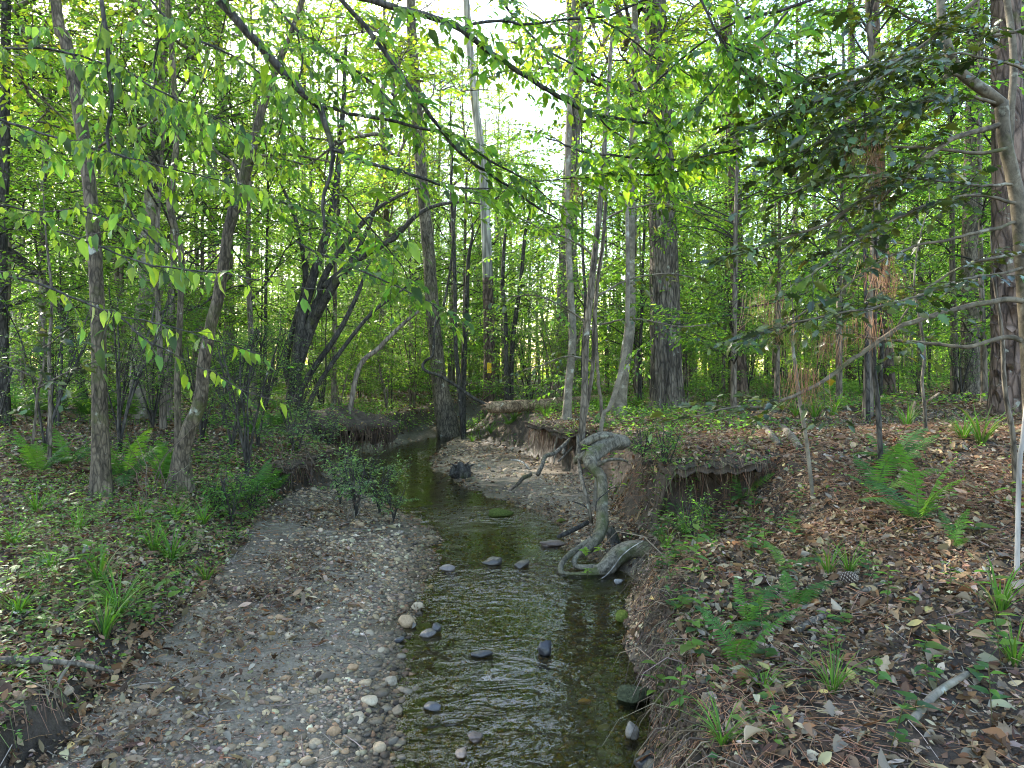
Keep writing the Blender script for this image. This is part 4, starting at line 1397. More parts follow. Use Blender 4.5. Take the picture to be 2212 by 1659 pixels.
# ------------------------------------------------------------------ ferns
def frond_mesh(seed, L=.55, arch=.6, pairs=24, col=(.05, .115, .03), up=1.15):
    r = R(seed)
    b_ = Buf()
    t = np.linspace(0, 1, 16)
    a = up - arch * t * 1.5
    ds = L / 15
    px_ = np.concatenate([[0], np.cumsum(np.cos(a[:-1]) * ds)])
    pz_ = np.concatenate([[0], np.cumsum(np.sin(a[:-1]) * ds)])
    path = np.stack([px_, .03 * L * np.sin(t * 5 + seed), pz_], 1)
    tube(b_, path, np.linspace(.0032, .001, 16), 4, col=(.09, .1, .035), cap=False)
    f = np.linspace(.2, .985, pairs)
    g = f * 15
    i = np.minimum(g.astype(int), 14)
    w = (g - i)[:, None]
    p = path[i] * (1 - w) + path[i + 1] * w
    T = norm(path[i + 1] - path[i])
    ln = L * .21 * np.sin(np.clip((f - .12) / .9, 0, 1) ** .75 * np.pi) ** .7 + .006
    leaf = leaf_outline([(0, .02), (.1, .16), (.35, .13), (.75, .09), (1, .01)], .12, .15)
    for sg in (1, -1):
        S = np.array([0, sg, 0.0])[None] + r.normal(0, .07, (pairs, 3))
        X = norm(S + T * .32 + np.array([0, 0, -.12]))
        N = norm(np.cross(T, X) * sg)
        Y = np.cross(N, X)
        stamp(b_, leaf[0], leaf[1], p, X, Y, N, np.stack([ln, ln * 0 + .085, ln], 1), palette(r, pairs, [col], None, .14))
    return b_.mesh('frond', M['fern'], smooth=False)


fronds = [frond_mesh(600 + i, 1.0, a, 26, c, u) for i, (a, c, u) in enumerate([(.5, (.05, .12, .028), 1.2), (.75, (.042, .1, .03), 1.1), (.3, (.065, .145, .03), 1.35), (.9, (.05, .11, .032), 1.0), (.6, (.085, .165, .03), 1.25)])]
old_fronds = [frond_mesh(620 + i, 1.0, 1.5, 24, c, .45) for i, c in enumerate([(.05, .075, .028), (.1, .085, .03)])]


def fern(x, y, size, n, seed, label, group=None, spread=1.0, down=0):
    r = R(seed)
    o = thing('fern', label, 'fern', (x, y, gz(x, y) - .01), group)
    for i in range(n):
        me = fronds[r.integers(5)]
        c = link('frond', me, o, (0, 0, 0))
        c.rotation_euler = (r.normal(0, .12), r.normal(0, .15) - .1 * spread + .15, i * 6.283 / n + r.normal(0, .35))
        s = size * r.uniform(.7, 1.15)
        c.scale = (s, s, s)
    for i in range(down):
        c = link('frond', old_fronds[r.integers(2)], o, (0, 0, .01))
        c.rotation_euler = (r.normal(0, .1), .25, r.uniform(0, 6.28))
        c.scale = (size * .85,) * 3
    return o


def at_px(px, py, lo=1.5, hi=40.0):
    """Where the line of sight through a photograph point meets the ground."""
    Y = np.concatenate([np.arange(lo, 12, .02), np.arange(12, hi, .1)])
    X = (px - 1106) / 1475.0 * Y
    Zr = CAM_Z - (py - 799) / 1475.0 * Y
    hit = np.nonzero(Zr <= ground_z(X, Y))[0]
    k = hit[0] if len(hit) else len(Y) - 1
    return float(X[k]), float(Y[k])


FERNS = [
    (1600, 1085, .34, 3, 'single tall upright fern at the lip of the dark root bank', 0),
    (1900, 1075, .36, 4, 'fern with arching fronds left of the bright fern pair', 1),
    (1985, 1140, .42, 6, 'large bright fern fanning over the litter by the black sapling', 2),
    (1932, 1010, .38, 7, 'feathery fern growing around the foot of the black sapling', 0),
    (1615, 1360, .26, 5, 'small fern above the hanging fronds on the near bank slope', 2),
    (1718, 1320, .24, 4, 'small upright fern close to the pine cone', 0),
    (1595, 1440, .3, 3, 'fern with dark fronds hanging down the near bank slope', 4),
    (1700, 1230, .16, 3, 'tiny fern among seedlings behind the pine cone', 0),
    (2060, 1190, .2, 3, 'tiny fern beside the large bright fern', 1),
    (268, 1040, .5, 8, 'fern between the slim mossy trunk and the crooked one', 1),
    (350, 1050, .45, 7, 'fern at the foot of the crooked mossy trunk', 1),
    (150, 1010, .45, 7, 'fern left of the slim mossy trunk on the near bank', 0),
    (85, 1030, .42, 6, 'fern nearest the edge on the shaded bank', 0),
    (540, 1085, .42, 7, 'dark fern on the bank point above the undercut', 2),
    (500, 1100, .36, 6, 'fern beside the leafy herb clump at the bank point', 0),
    (590, 1065, .36, 6, 'fern overhanging the dark undercut bank', 2),
    (280, 905, .62, 9, 'tall yellow green fern glowing behind the slim mossy trunk', 0),
    (190, 905, .6, 8, 'tall fern behind and left of the slim mossy trunk', 0),
    (60, 910, .6, 8, 'tall fern in the fern bed at the far edge', 0),
    (120, 900, .58, 8, 'tall fern in the middle of the far fern bed', 0),
    (20, 905, .55, 8, 'tall fern half out of view in the far fern bed', 0),
    (330, 900, .5, 7, 'tall fern beneath the pale bent trunk', 0),
    (545, 945, .45, 7, 'pale fern behind the bank point', 0),
    (600, 925, .45, 7, 'pale fern nearest the many stemmed tree', 0),
    (1305, 930, .3, 5, 'fern on the bank top beneath the bent sapling', 0),
    (1190, 935, .35, 5, 'fern below the fallen log on the bank', 0),
    (1100, 925, .35, 5, 'fern by the broken end of the fallen log', 0),
]
for i, (px_, py_, sz, n, lb_, dn) in enumerate(FERNS):
    x, y = at_px(px_, py_)
    fern(x, y, sz * 1.15, n, 650 + i, lb_, None, 1.0, dn)


# ------------------------------------------------------------------ grass tufts, seedlings, herbs
def grass_mesh(seed, n=26, L=.24, w=.006, spread=.5):
    r = R(seed)
    b_ = Buf()
    a = r.uniform(0, 6.28, n)
    lean = np.abs(r.normal(spread, .25, n))
    ln = L * r.uniform(.5, 1.2, n)
    t = np.linspace(0, 1, 5)
    for i in range(n):
        d = np.array([math.cos(a[i]), math.sin(a[i]), 0])
        s_ = np.array([-d[1], d[0], 0])
        p = d * .02 * r.uniform() + np.outer(t, d) * ln[i] * lean[i] * .5 + np.outer(t ** 2.2, d) * ln[i] * lean[i] * .6
        p[:, 2] += ln[i] * (t - .45 * lean[i] * t ** 2.5)
        ww = w * np.array([.7, 1, .85, .55, .05])[:, None] * r.uniform(.7, 1.4)
        v = np.concatenate([p - s_ * ww, p + s_ * ww])
        q = [[k, k + 1, k + 6, k + 5] for k in range(4)]
        b_.add(v, None, q, palette(r, 1, [(.08, .17, .025), (.1, .2, .03), (.06, .12, .03), (.16, .15, .07)], [4, 3, 3, 1.2])[0])
    return b_.mesh('grass_tuft', M['fern'], smooth=False)


grasses = [grass_mesh(700 + i, n, L, w, sp) for i, (n, L, w, sp) in enumerate([(34, .26, .0032, .6), (46, .2, .003, .8), (30, .27, .0046, .55), (60, .32, .0026, 1.0)])]


def seedling_mesh(seed, n=5, h=.12, lf=.07, shape=LEAF_A, cols=GREENS):
    r = R(seed)
    b_ = Buf()
    p = np.stack([np.linspace(0, r.normal(0, .02), 5), np.linspace(0, r.normal(0, .02), 5), np.linspace(-.02, h, 5)], 1)
    tube(b_, p, .0018, 4, col=(.1, .09, .045), cap=False)
    a = np.arange(n) * 2.4 + r.uniform(0, 6)
    zz_ = np.linspace(.45, 1, n) * h
    X = norm(np.stack([np.cos(a), np.sin(a), r.uniform(-.15, .4, n)], 1))
    Z = norm(np.array([0, 0, 1.0]) + r.normal(0, .2, (n, 3)))
    Y = norm(np.cross(Z, X))
    pos = np.stack([np.interp(zz_, p[:, 2], p[:, 0]), np.interp(zz_, p[:, 2], p[:, 1]), zz_], 1)
    stamp(b_, shape[0], shape[1], pos, X, Y, np.cross(X, Y), lf * r.uniform(.7, 1.2, n), palette(r, n, cols, None, .15))
    return b_.mesh('seedling', M['leaf'], smooth=False)


HERB = [(.07, .15, .035), (.095, .19, .035), (.06, .13, .05), (.12, .21, .04)]
seedlings = [seedling_mesh(720 + i, n, h, lf, sh, HERB) for i, (n, h, lf, sh) in enumerate([(5, .1, .07, LEAF_A), (7, .16, .06, LEAF_A), (4, .06, .085, LEAF_T), (6, .2, .075, LEAF_A), (3, .05, .06, LEAF_T), (9, .22, .05, LEAF_A)])]
TUFTS = [
    (370, 1215, 3, 1.25, 'bright green grass tuft arching over the gravel edge'), (330, 1195, 0, 1.2, 'green grass tuft beside the bright arching one'),
    (215, 1265, 2, 1.1, 'broad bladed bright grass clump on the low bank'), (225, 1385, 2, 1.0, 'bright grass clump above the bare root stick'),
    (255, 1330, 3, 1.2, 'dry drooping grass tuft hanging over the bank edge'), (445, 1260, 2, .8, 'small bluish grass clump at the gravel edge'),
    (170, 1150, 0, 1.0, 'grass tuft in front of the slim mossy trunk'), (300, 1130, 0, 1.0, 'thin grass tuft below the crooked mossy trunk'),
    (380, 1120, 1, 1.2, 'low grass tuft on the slope below the ferns'), (80, 1110, 0, 1.1, 'grass tuft near the edge on the low bank'), (30, 1180, 1, 1.2, 'grass tuft at the very edge of the low bank'),
    (440, 1135, 1, 1.2, 'grass tuft beside the leafy herb clump'), (110, 1230, 1, 1.0, 'small grass tuft in the litter of the low bank'), (40, 1330, 1, 1.0, 'sparse grass tuft above the bare root stick'),
    (1480, 1160, 3, 1.0, 'feathery grass tuft above the thick looping root'), (1440, 1190, 0, .9, 'grass tuft hanging by the thick looping root'),
    (1790, 1245, 2, .8, 'upright grass sprig behind the pine cone'), (1835, 1240, 0, .8, 'thin grass sprig just right of the pine cone'),
    (2160, 1330, 2, 1.0, 'tall grass sprig near the litter edge'), (2190, 1440, 0, .9, 'grass tuft at the edge of the litter slope'),
    (1650, 1500, 1, .7, 'small grass tuft on the lower litter slope'), (1800, 1500, 0, .8, 'grass tuft beside the lichen covered stick'), (1560, 1620, 1, .8, 'grass tuft at the foot of the litter slope'),
    (2120, 960, 2, 1.5, 'bright broad grass patch before the grey trunk'), (2080, 950, 1, 1.6, 'grass tuft beside the bright broad patch'), (1960, 925, 0, 1.5, 'tall grass patch beyond the litter'), (1800, 900, 0, 1.7, 'grass patch behind the short bare sapling'), (1760, 905, 0, 1.6, 'tall thin grass behind the long holly limb'), (1720, 900, 1, 1.6, 'grass patch beyond the two rotten logs'),
    (1110, 915, 1, 1.6, 'grass on the bank before the fallen log'), (1180, 905, 0, 1.6, 'grass leaning on the fallen log'), (1290, 890, 0, 1.6, 'grass between the bank tree and pale trunk'), (1380, 880, 1, 1.7, 'grass at the foot of the big furrowed tree'), (1060, 940, 3, 1.2, 'grass tuft on the bank slope by the log end'), (1020, 955, 1, 1.2, 'grass tuft low on the far bank slope'),
]
for i, (px_, py_, k, s_, lb_) in enumerate(TUFTS):
    x, y = at_px(px_, py_)
    link('grass_tuft', grasses[k], None, (x, y, gz(x, y)), i * 1.7, s_, None, lb_, 'grass')

r = R(760)


def in_words(px_, py_):
    side = 'low bank left of the gravel' if px_ < 760 else ('bank top above the looping root' if py_ < 1250 and px_ < 1560 else 'litter slope on the near right bank')
    return side


SEED = []
for (a0, a1, b0, b1, n) in ((0, 420, 1080, 1400, 60), (1420, 1720, 1090, 1270, 60), (1400, 2200, 1280, 1640, 34), (430, 560, 1060, 1140, 18), (1380, 1520, 960, 1080, 10), (1700, 2200, 1040, 1260, 12)):
    for _ in range(n):
        SEED.append((r.uniform(a0, a1), r.uniform(b0, b1)))
SEED.sort()
cnt = {}
for i, (px_, py_) in enumerate(SEED):
    x, y = at_px(px_, py_)
    if zone(np.array([x]), np.array([y]))[0][0] != 2:
        continue
    w = in_words(px_, py_)
    cnt[w] = cnt.get(w, 0) + 1
    link('seedling', seedlings[r.integers(6)], None, (x, y, gz(x, y) + .01), r.uniform(0, 6.28), float(r.uniform(.7, 1.25)), None, f'small green seedling, {nth(cnt[w] - 1)} from the left on the {w}', 'seedling', f'seedlings on the {w}')

# leafy herb clump at the bank point, leafy twigs at the water's edge
HC2 = [tree_kind(790 + i, 'bark_dark', 'leaf', 'bark_dark', H=h, r0=.005, nl=16, ll=.3, f_low=.2, tw_sp=.045, tw_len=.16, lf_sp=.018, lf=.036, rise=.5, droop=.1, leaf=LEAF_A, stems=6, sides=4, cols=c, cw=None)
       for i, (h, c) in enumerate([(.42, HERB), (.5, [(.09, .15, .07), (.12, .185, .08), (.15, .22, .09)])])]
for px_, py_, k, s_, lb_ in [(500, 1135, 0, 1.0, 'leafy green herb clump at the tip of the low bank'), (545, 1125, 0, .8, 'smaller herb clump beside the leafy one on the bank tip'), (470, 1120, 0, .8, 'herb clump against the fern on the low bank'),
                             (770, 1120, 1, 1.1, 'twiggy low bush on the gravel at the water edge'), (820, 1110, 1, 1.0, 'twiggy bush leaning over the shallow water'), (735, 1090, 1, 1.1, 'twiggy bush in front of the dark undercut bank'), (850, 1130, 1, .7, 'small twiggy bush farthest out at the water edge'), (790, 1070, 1, 1.0, 'twiggy bush behind the others by the water'),
                             (760, 990, 1, 1.3, 'leafy bush at the dark pool edge'), (700, 1010, 1, 1.4, 'leafy bush hanging over the undercut bank'), (640, 1010, 1, 1.4, 'leafy bush on top of the undercut bank'), (1390, 1010, 0, .9, 'leafy herb clump on the bank above the root knuckle'), (1440, 1060, 0, .9, 'leafy herbs hanging over the dark root recess'), (1500, 1180, 0, .7, 'leafy herbs above the looping root')]:
    x, y = at_px(px_, py_)
    plant_tree(HC2[k], 'leafy_bush', lb_, 'bush', x, y, px_ * .1, s_)

# low green cover no one could count
gb = Buf()
r = R(800)
for n, y0, y1, sz, dens in ((26000, 2.4, 8, .028, .75), (44000, 7.5, 20, .055, .75), (40000, 19, 60, .12, .9)):
    x, y = in_view(n, y0, y1, r)
    k, d = zone(x, y)
    p = np.clip(.25 + 1.5 * fbm(x * .55, y * .55, 0, 3, 84), 0, 1) * dens
    p = np.where((x > 0) & (y < 7.5), p * .12, p)
    ok = (k == 2) & (r.uniform(0, 1, n) < p)
    x, y = x[ok], y[ok]
    for j in range(3 if y0 < 10 else 2):
        n_ = len(x)
        X, Y, Z = rand_axes(n_, r, .35)
        h = r.uniform(.02, .1, n_) * (1 + y / 12)
        pos = np.stack([x + r.normal(0, .03, n_) * (1 + y / 15), y + r.normal(0, .03, n_), ground_z(x, y) + h], 1)
        stamp(gb, LEAF_D[0], LEAF_D[1], pos, X, Y, Z, sz * r.uniform(.6, 1.4, n_), palette(r, n_, HERB, None, .2))
link('ground_cover', gb.mesh('ground_cover', M['leaf'], smooth=False), kind='stuff')
# thin grass and herbs over the farther floor
gb = Buf()
x, y = in_view(22000, 3.0, 32, r)
k, d = zone(x, y)
ok = (k == 2) & (fbm(x * .4, y * .4, 0, 2, 86) > -.1) & ((x < -1.9) | (y > 7) | (r.uniform(0, 1, len(x)) < .06))
x, y = x[ok], y[ok]
n_ = len(x)
c0 = np.stack([x, y, ground_z(x, y) - .02], 1)
h = (r.uniform(.05, .17, n_) * (1 + y / 14))[:, None]
ln = r.normal(0, .35, (n_, 3)) * np.array([1, 1, 0])
pp = np.stack([c0, c0 + np.array([0, 0, .6]) * h + ln * h * .4, c0 + np.array([0, 0, 1.0]) * h + ln * h], 1)
tubes(gb, pp, .0012 + .0003 * y, .0006, 3, palette(r, n_, [(.08, .16, .03), (.1, .18, .035), (.13, .12, .06)], [3, 3, 1]))
link('grass', gb.mesh('grass', M['fern']), kind='stuff')

# ------------------------------------------------------------------ branches hanging into the view from trees overhead
leaf_tpl = []
for i in range(12):
    bb = Buf()
    sh = leaf_ovate(R(i).uniform(.05, .35), R(i + 40).uniform(.15, .5), R(i + 80).uniform(.2, .26))
    bb.add(sh[0], sh[1], None, palette(R(i + 7), 1, [(.09, .175, .028), (.12, .205, .032), (.07, .14, .036), (.16, .235, .034), (.055, .115, .034)], None, .26)[0])
    leaf_tpl.append(bb.mesh('leaf', M['leaf'], smooth=False))
holly_tpl = []
HOLLY_COLS = [(.04, .066, .018), (.055, .085, .022), (.075, .095, .024), (.03, .052, .02)]
for i in range(8):
    bb = Buf()
    sh = leaf_outline(HOLLY, R(i).uniform(-.05, .3), R(i + 40).uniform(.1, .5), R(i + 3).uniform(-.5, .5))
    c = palette(R(i + 17), 1, HOLLY_COLS, None, .2)[0] if i < 7 else np.array([.25, .2, .03])
    bb.add(sh[0], sh[1], None, c)
    holly_tpl.append(bb.mesh('leaf', M['holly'], smooth=False))


def overhang(name, label, cat, paths, seed, sp=.11, tl=.5, lsp=.034, lf=.066, droop=.3, hang=0.0, flat=.35, f0=.1, holly=False, n_obj=90, bark='bark_dark', up=.05, twd=.18, cols=GREENS, second=True, o=None, bare=()):
    """A branch with its side twigs and leaves. The leaves that show largest are parts of their own."""
    r = R(seed)
    pos_a, X_a, Y_a, Z_a, s_a = [], [], [], [], []
    tb = Buf()
    root = None
    limbs_o, own = [], []
    for k, (pts, wd, Yd) in enumerate(paths):
        p, Yv = trunk_path(pts, Yd)
        rad = np.asarray(wd, float) / 1475.0 * Yv / 2
        n = int(max(8, np.linalg.norm(np.diff(p, axis=0), axis=1).sum() / .05))
        q = smooth_path(np.column_stack([p, rad]), n)
        j = np.cumsum(r.normal(0, .004, (n, 3)), 0)
        q[:, :3] += j - np.linspace(0, 1, n)[:, None] * j[-1]
        if o is None:
            o = thing(name, label, cat, q[0, :3])
        if root is None:
            root = np.array(o.location)
        bb = Buf()
        tube(bb, q[:, :3], np.maximum(q[:, 3], .0014), 8, .14, 14, seed + k)
        bo = link('branch', bb.mesh('branch', M[bark], off=root), o)
        limbs_o.append(bo)
        if k in bare:
            continue
        tw = limb_twigs(q[:, :3], r, sp, tl, f0, 6, twd, up=up, taper=.35)
        tubes(tb, tw, .0028, .0011, 4, (.05, .045, .035))
        all_tw = [tw]
        if second:
            for t_ in tw[::1]:
                t2 = limb_twigs(t_, r, .13, tl * .42, .25, 6, twd, up=0, taper=.3)
                all_tw.append(t2[:-1])
                tubes(tb, t2[:-1], .0016, .0009, 3, (.05, .045, .03))
        tw = np.concatenate(all_tw)
        a = twig_leaves(tw, r, lsp, lf, droop, flat, hang=hang, sig=.34)
        for lst, v in zip((pos_a, X_a, Y_a, Z_a, s_a), a):
            lst.append(v)
        own.append(np.full(len(a[0]), k))
    if not pos_a:
        return o
    pos, X, Y, Z, s = [np.concatenate(v) for v in (pos_a, X_a, Y_a, Z_a, s_a)]
    own = np.concatenate(own)
    u = pos[:, 0] / pos[:, 1] * 1475 + 1106
    v_ = 799 - (pos[:, 2] - CAM_Z) / pos[:, 1] * 1475
    seen = (u > -20) & (u < 2232) & (v_ > -20) & (v_ < 1680)
    order = np.argsort(-(s / pos[:, 1]) * seen)
    sel, rest = order[:n_obj], order[n_obj:]
    tpl = holly_tpl if holly else leaf_tpl
    for q in sel:
        me = tpl[r.integers(len(tpl) - 1) if r.uniform() > .02 else len(tpl) - 1]
        c = link('leaf', me, limbs_o[own[q]])
        mt = np.eye(4)
        mt[:3, 0], mt[:3, 1], mt[:3, 2], mt[:3, 3] = X[q] * s[q], Y[q] * s[q], Z[q] * s[q], pos[q] - root
        c.matrix_local = Matrix(mt.tolist())
    fb = Buf()
    sh = LEAF_H if holly else LEAF_A
    stamp(fb, sh[0], sh[1], pos[rest], X[rest], Y[rest], Z[rest], s[rest], palette(r, len(rest), HOLLY_COLS if holly else cols, None, .2))
    link('foliage', fb.mesh('foliage', M['holly' if holly else 'leaf'], smooth=False, off=root), o, kind='stuff')
    link('twigs', tb.mesh('twigs', M['twig'], off=root), o, kind='stuff')
    return o


overhang('overhanging_branch', 'thick dark branch coming down from the top and forking in the middle', 'branch', [
    ([(440, -40), (530, 70), (600, 140), (660, 205), (688, 228)], [19, 18, 17, 16, 15], [4.0, 4.1, 4.2, 4.25, 4.3]),
    ([(688, 228), (705, 280), (717, 325), (712, 370), (697, 430), (697, 480), (702, 505)], [13, 12, 11, 9, 8, 6, 4], 4.3),
    ([(717, 325), (790, 350), (870, 373), (984, 405), (1057, 407)], [9, 8, 7, 5, 3], [4.3, 4.3, 4.4, 4.5, 4.6]),
    ([(688, 228), (737, 237), (897, 265), (990, 293), (1054, 337), (1137, 390), (1190, 435)], [9, 8, 7, 6, 5, 4, 3], [4.3, 4.4, 4.5, 4.6, 4.6, 4.7, 4.8]),
    ([(702, 440), (737, 417), (780, 467), (847, 547), (880, 600)], [4, 4, 4, 3, 2], [4.3, 4.4, 4.5, 4.7, 4.8])], 1001, sp=.13, tl=.42, n_obj=170, bare=(1,))
overhang('overhanging_branch', 'long thin branch slanting down across the sky gap', 'branch', [
    ([(715, -30), (737, 7), (794, 67), (864, 160), (937, 260), (1004, 340), (1070, 390), (1150, 443), (1204, 473)], [10, 10, 10, 9, 8, 7, 6, 5, 3], [4.4, 4.4, 4.5, 4.5, 4.6, 4.7, 4.8, 4.9, 5.0])], 1002, sp=.11, tl=.45, n_obj=110)
overhang('overhanging_branch', 'long branch arching from the top towards the big furrowed tree', 'branch', [
    ([(770, -10), (854, 15), (924, 35), (994, 60), (1037, 97), (1104, 143), (1170, 190), (1230, 223), (1270, 240), (1370, 260), (1447, 277)], [16, 15, 14, 13, 12, 11, 10, 9, 8, 6, 4], [4.6, 4.6, 4.7, 4.7, 4.7, 4.8, 4.8, 4.9, 4.9, 5, 5]),
    ([(994, 60), (1020, 48), (1070, 43), (1137, 50), (1237, 42), (1297, 40), (1337, 23), (1420, -20)], [8, 7, 7, 6, 6, 5, 5, 4], 4.7),
    ([(1297, 40), (1354, 70), (1404, 110), (1474, 143), (1560, 200)], [5, 4, 4, 3, 2], [4.7, 4.7, 4.8, 4.9, 5]),
    ([(1237, 227), (1244, 283), (1244, 373)], [4, 3, 3], 4.9),
    ([(1270, 240), (1300, 265), (1350, 300), (1400, 335)], [5, 4, 3, 2], [4.9, 4.9, 4.8, 4.7])], 1003, sp=.10, tl=.5, n_obj=190, bare=(3,))
overhang('overhanging_branch', 'thin dark branch hanging down the edge past the slim mossy trunk', 'branch', [
    ([(212, -20), (217, 0), (230, 83), (233, 140), (240, 233), (233, 283), (237, 337), (253, 400), (277, 457), (317, 507), (360, 550)], [9, 9, 9, 8, 8, 7, 7, 6, 5, 4, 3], 3.8)], 1004, sp=.13, tl=.4, hang=.5, n_obj=90)
overhang('overhanging_branch', 'level twiggy branch highest on the left side', 'branch', [
    ([(-60, 97), (77, 97), (157, 113), (267, 147), (333, 187), (417, 227), (480, 260)], [5, 5, 5, 4, 4, 3, 2], 3.9)], 1005, sp=.11, tl=.42, hang=.6, n_obj=90)
overhang('overhanging_branch', 'sloping branch with bright drooping leaves crossing the slim mossy trunk', 'branch', [
    ([(-60, 248), (0, 263), (100, 290), (200, 315), (300, 340), (400, 370), (480, 390)], [6, 6, 5, 5, 4, 3, 2], 3.8)], 1006, sp=.1, tl=.45, hang=.6, n_obj=110, cols=[(.17, .27, .03), (.2, .29, .03), (.12, .22, .03)])
overhang('overhanging_branch', 'drooping twig halfway up at the left edge', 'branch', [
    ([(-60, 436), (0, 443), (83, 457), (187, 457), (250, 480), (330, 540)], [4, 4, 3, 3, 3, 2], 3.9)], 1007, sp=.12, tl=.36, hang=.5, n_obj=70)
overhang('overhanging_branch', 'low leafy branch reaching in from the left edge over the ferns', 'branch', [
    ([(-60, 590), (0, 600), (100, 626), (193, 663), (267, 693), (317, 736), (383, 766), (460, 806), (560, 855)], [6, 5, 5, 5, 4, 4, 3, 3, 2], [3.4, 3.4, 3.45, 3.5, 3.5, 3.5, 3.55, 3.6, 3.65]),
    ([(227, 676), (300, 690), (367, 706), (433, 726), (527, 753)], [3, 3, 3, 2, 2], [3.5, 3.45, 3.45, 3.4, 3.4])], 1008, sp=.13, tl=.22, lsp=.04, hang=.6, n_obj=150, second=False, lf=.07)
overhang('overhanging_branch', 'leafy branch tip with the largest leaves in front of the crooked trunk', 'branch', [
    ([(120, 500), (220, 540), (317, 570), (433, 586), (567, 603), (650, 622)], [4, 4, 4, 3, 3, 2], [3.0, 3.0, 3.0, 3.0, 3.05, 3.1])], 1009, sp=.1, tl=.24, lsp=.04, hang=.5, n_obj=90, second=False, lf=.072)
overhang('overhanging_branch', 'leafy branch tip hanging above the leaning trunk in the middle', 'branch', [
    ([(640, 520), (737, 563), (804, 596), (870, 623), (920, 646), (945, 668)], [4, 4, 4, 3, 3, 2], [5.2, 5.2, 5.1, 5.1, 5.0, 5.0])], 1010, sp=.09, tl=.42, n_obj=90)
overhang('overhanging_branch', 'leafy branch just above the big furrowed tree reaching from the top', 'branch', [
    ([(1798, -20), (1708, 20), (1608, 45), (1542, 77), (1470, 130), (1400, 190)], [7, 7, 6, 5, 4, 3], [4.6, 4.6, 4.6, 4.7, 4.8, 4.9]),
    ([(1700, 25), (1640, 90), (1560, 170), (1500, 240), (1440, 290)], [5, 5, 4, 3, 2], 4.7)], 1011, sp=.09, tl=.55, n_obj=150)
overhang('overhanging_branch', 'leafy branch hanging lowest in front of the big furrowed tree', 'branch', [
    ([(1180, 300), (1270, 330), (1370, 345), (1470, 345), (1560, 330), (1660, 300)], [3, 5, 5, 5, 5, 4], 4.8),
    ([(1150, 395), (1250, 385), (1360, 380), (1450, 375), (1500, 350)], [2, 3, 4, 4, 4], 4.9)], 1012, sp=.08, tl=.5, n_obj=150, cols=[(.15, .26, .026), (.19, .29, .03), (.11, .2, .026)])
overhang('overhanging_branch', 'broad leafy spray right of the big furrowed tree', 'branch', [
    ([(1500, -20), (1560, 90), (1620, 170), (1670, 240), (1700, 300)], [6, 5, 5, 4, 3], 4.3),
    ([(1560, 90), (1640, 120), (1720, 150), (1780, 200)], [4, 4, 3, 2], [4.3, 4.3, 4.4, 4.5])], 1013, sp=.09, tl=.5, n_obj=130)
overhang('overhanging_branch', 'leafy spray crossing the top between the white snag and big tree', 'branch', [
    ([(1050, -40), (1130, 60), (1200, 120), (1290, 170), (1390, 200)], [6, 5, 5, 4, 3], 5.4)], 1014, sp=.1, tl=.55, n_obj=90)
overhang('overhanging_branch', 'high leafy spray left of the thick forking branch', 'branch', [
    ([(300, -40), (360, 40), (430, 90), (520, 130), (600, 190)], [6, 5, 5, 4, 3], 5.0), ([(360, 40), (330, 120), (340, 200), (380, 260)], [4, 4, 3, 2], 5.0)], 1015, sp=.1, tl=.55, hang=.35, n_obj=100)
overhang('overhanging_branch', 'leafy spray between the thick forking branch and the crooked trunk', 'branch', [
    ([(560, -40), (640, 60), (720, 120), (800, 170), (860, 240)], [6, 5, 5, 4, 3], 5.6), ([(640, 60), (650, 150), (620, 230), (600, 300)], [4, 4, 3, 2], 5.6)], 1016, sp=.1, tl=.6, n_obj=90)
overhang('overhanging_branch', 'leafy spray low between the crooked trunk and the many stemmed tree', 'branch', [
    ([(420, 330), (520, 400), (620, 440), (700, 470), (780, 520)], [4, 5, 4, 4, 3], 6.0)], 1017, sp=.1, tl=.6, n_obj=70)

# ------------------------------------------------------------------ the holly at the right edge
ho = hero_tree('holly_tree', 'holly with pale blotched trunk and dark spiny leaves reaching across the view', 'tree',
               [(2240, 1010), (2228, 900), (2222, 760), (2214, 640), (2207, 540), (2199, 440), (2185, 367), (2170, 300), (2163, 220)], [34, 30, 30, 29, 29, 28, 27, 26, 26], 4.5, 'bark_holly', None, 1, None, 20, .07, 9, (.1, .3, 5), seed=31, step=.05,
               limbs=[([(2163, 225), (2120, 190), (2078, 160), (2050, 110), (2035, 40), (2030, -60)], [26, 24, 22, 20, 18, 16], 4.5),
                      ([(2180, 350), (2184, 240), (2190, 120), (2170, -40)], [16, 15, 14, 12], 4.7)])
overhang('holly_tree', '', '', [
    ([(2222, 652), (2175, 648), (2075, 666), (1992, 686), (1942, 703), (1885, 740), (1808, 800), (1725, 853), (1642, 883), (1578, 885), (1500, 900)], [13, 12, 12, 11, 10, 10, 9, 8, 6, 5, 3], [4.5, 4.45, 4.4, 4.35, 4.3, 4.3, 4.25, 4.2, 4.2, 4.2, 4.2])],
    1101, sp=.12, tl=.45, lsp=.04, lf=.058, holly=True, bark='bark_holly', f0=.62, n_obj=45, o=ho, flat=.5, droop=.1)
overhang('holly_tree', '', '', [
    ([(2225, 740), (2175, 726), (2092, 750), (1975, 740), (1892, 733), (1840, 715)], [12, 10, 8, 7, 5, 3], [4.5, 4.5, 4.5, 4.6, 4.6, 4.6]),
    ([(1942, 703), (1985, 640), (2060, 590), (2140, 560), (2210, 545)], [4, 5, 6, 7, 8], 4.4),
    ([(2200, 480), (2120, 500), (2010, 530), (1900, 570), (1800, 640), (1700, 700)], [8, 7, 6, 5, 4, 3], [4.5, 4.4, 4.3, 4.2, 4.2, 4.2])],
    1102, sp=.12, tl=.5, lsp=.045, lf=.056, holly=True, bark='bark_holly', f0=.45, n_obj=60, o=ho, flat=.5, droop=.1)
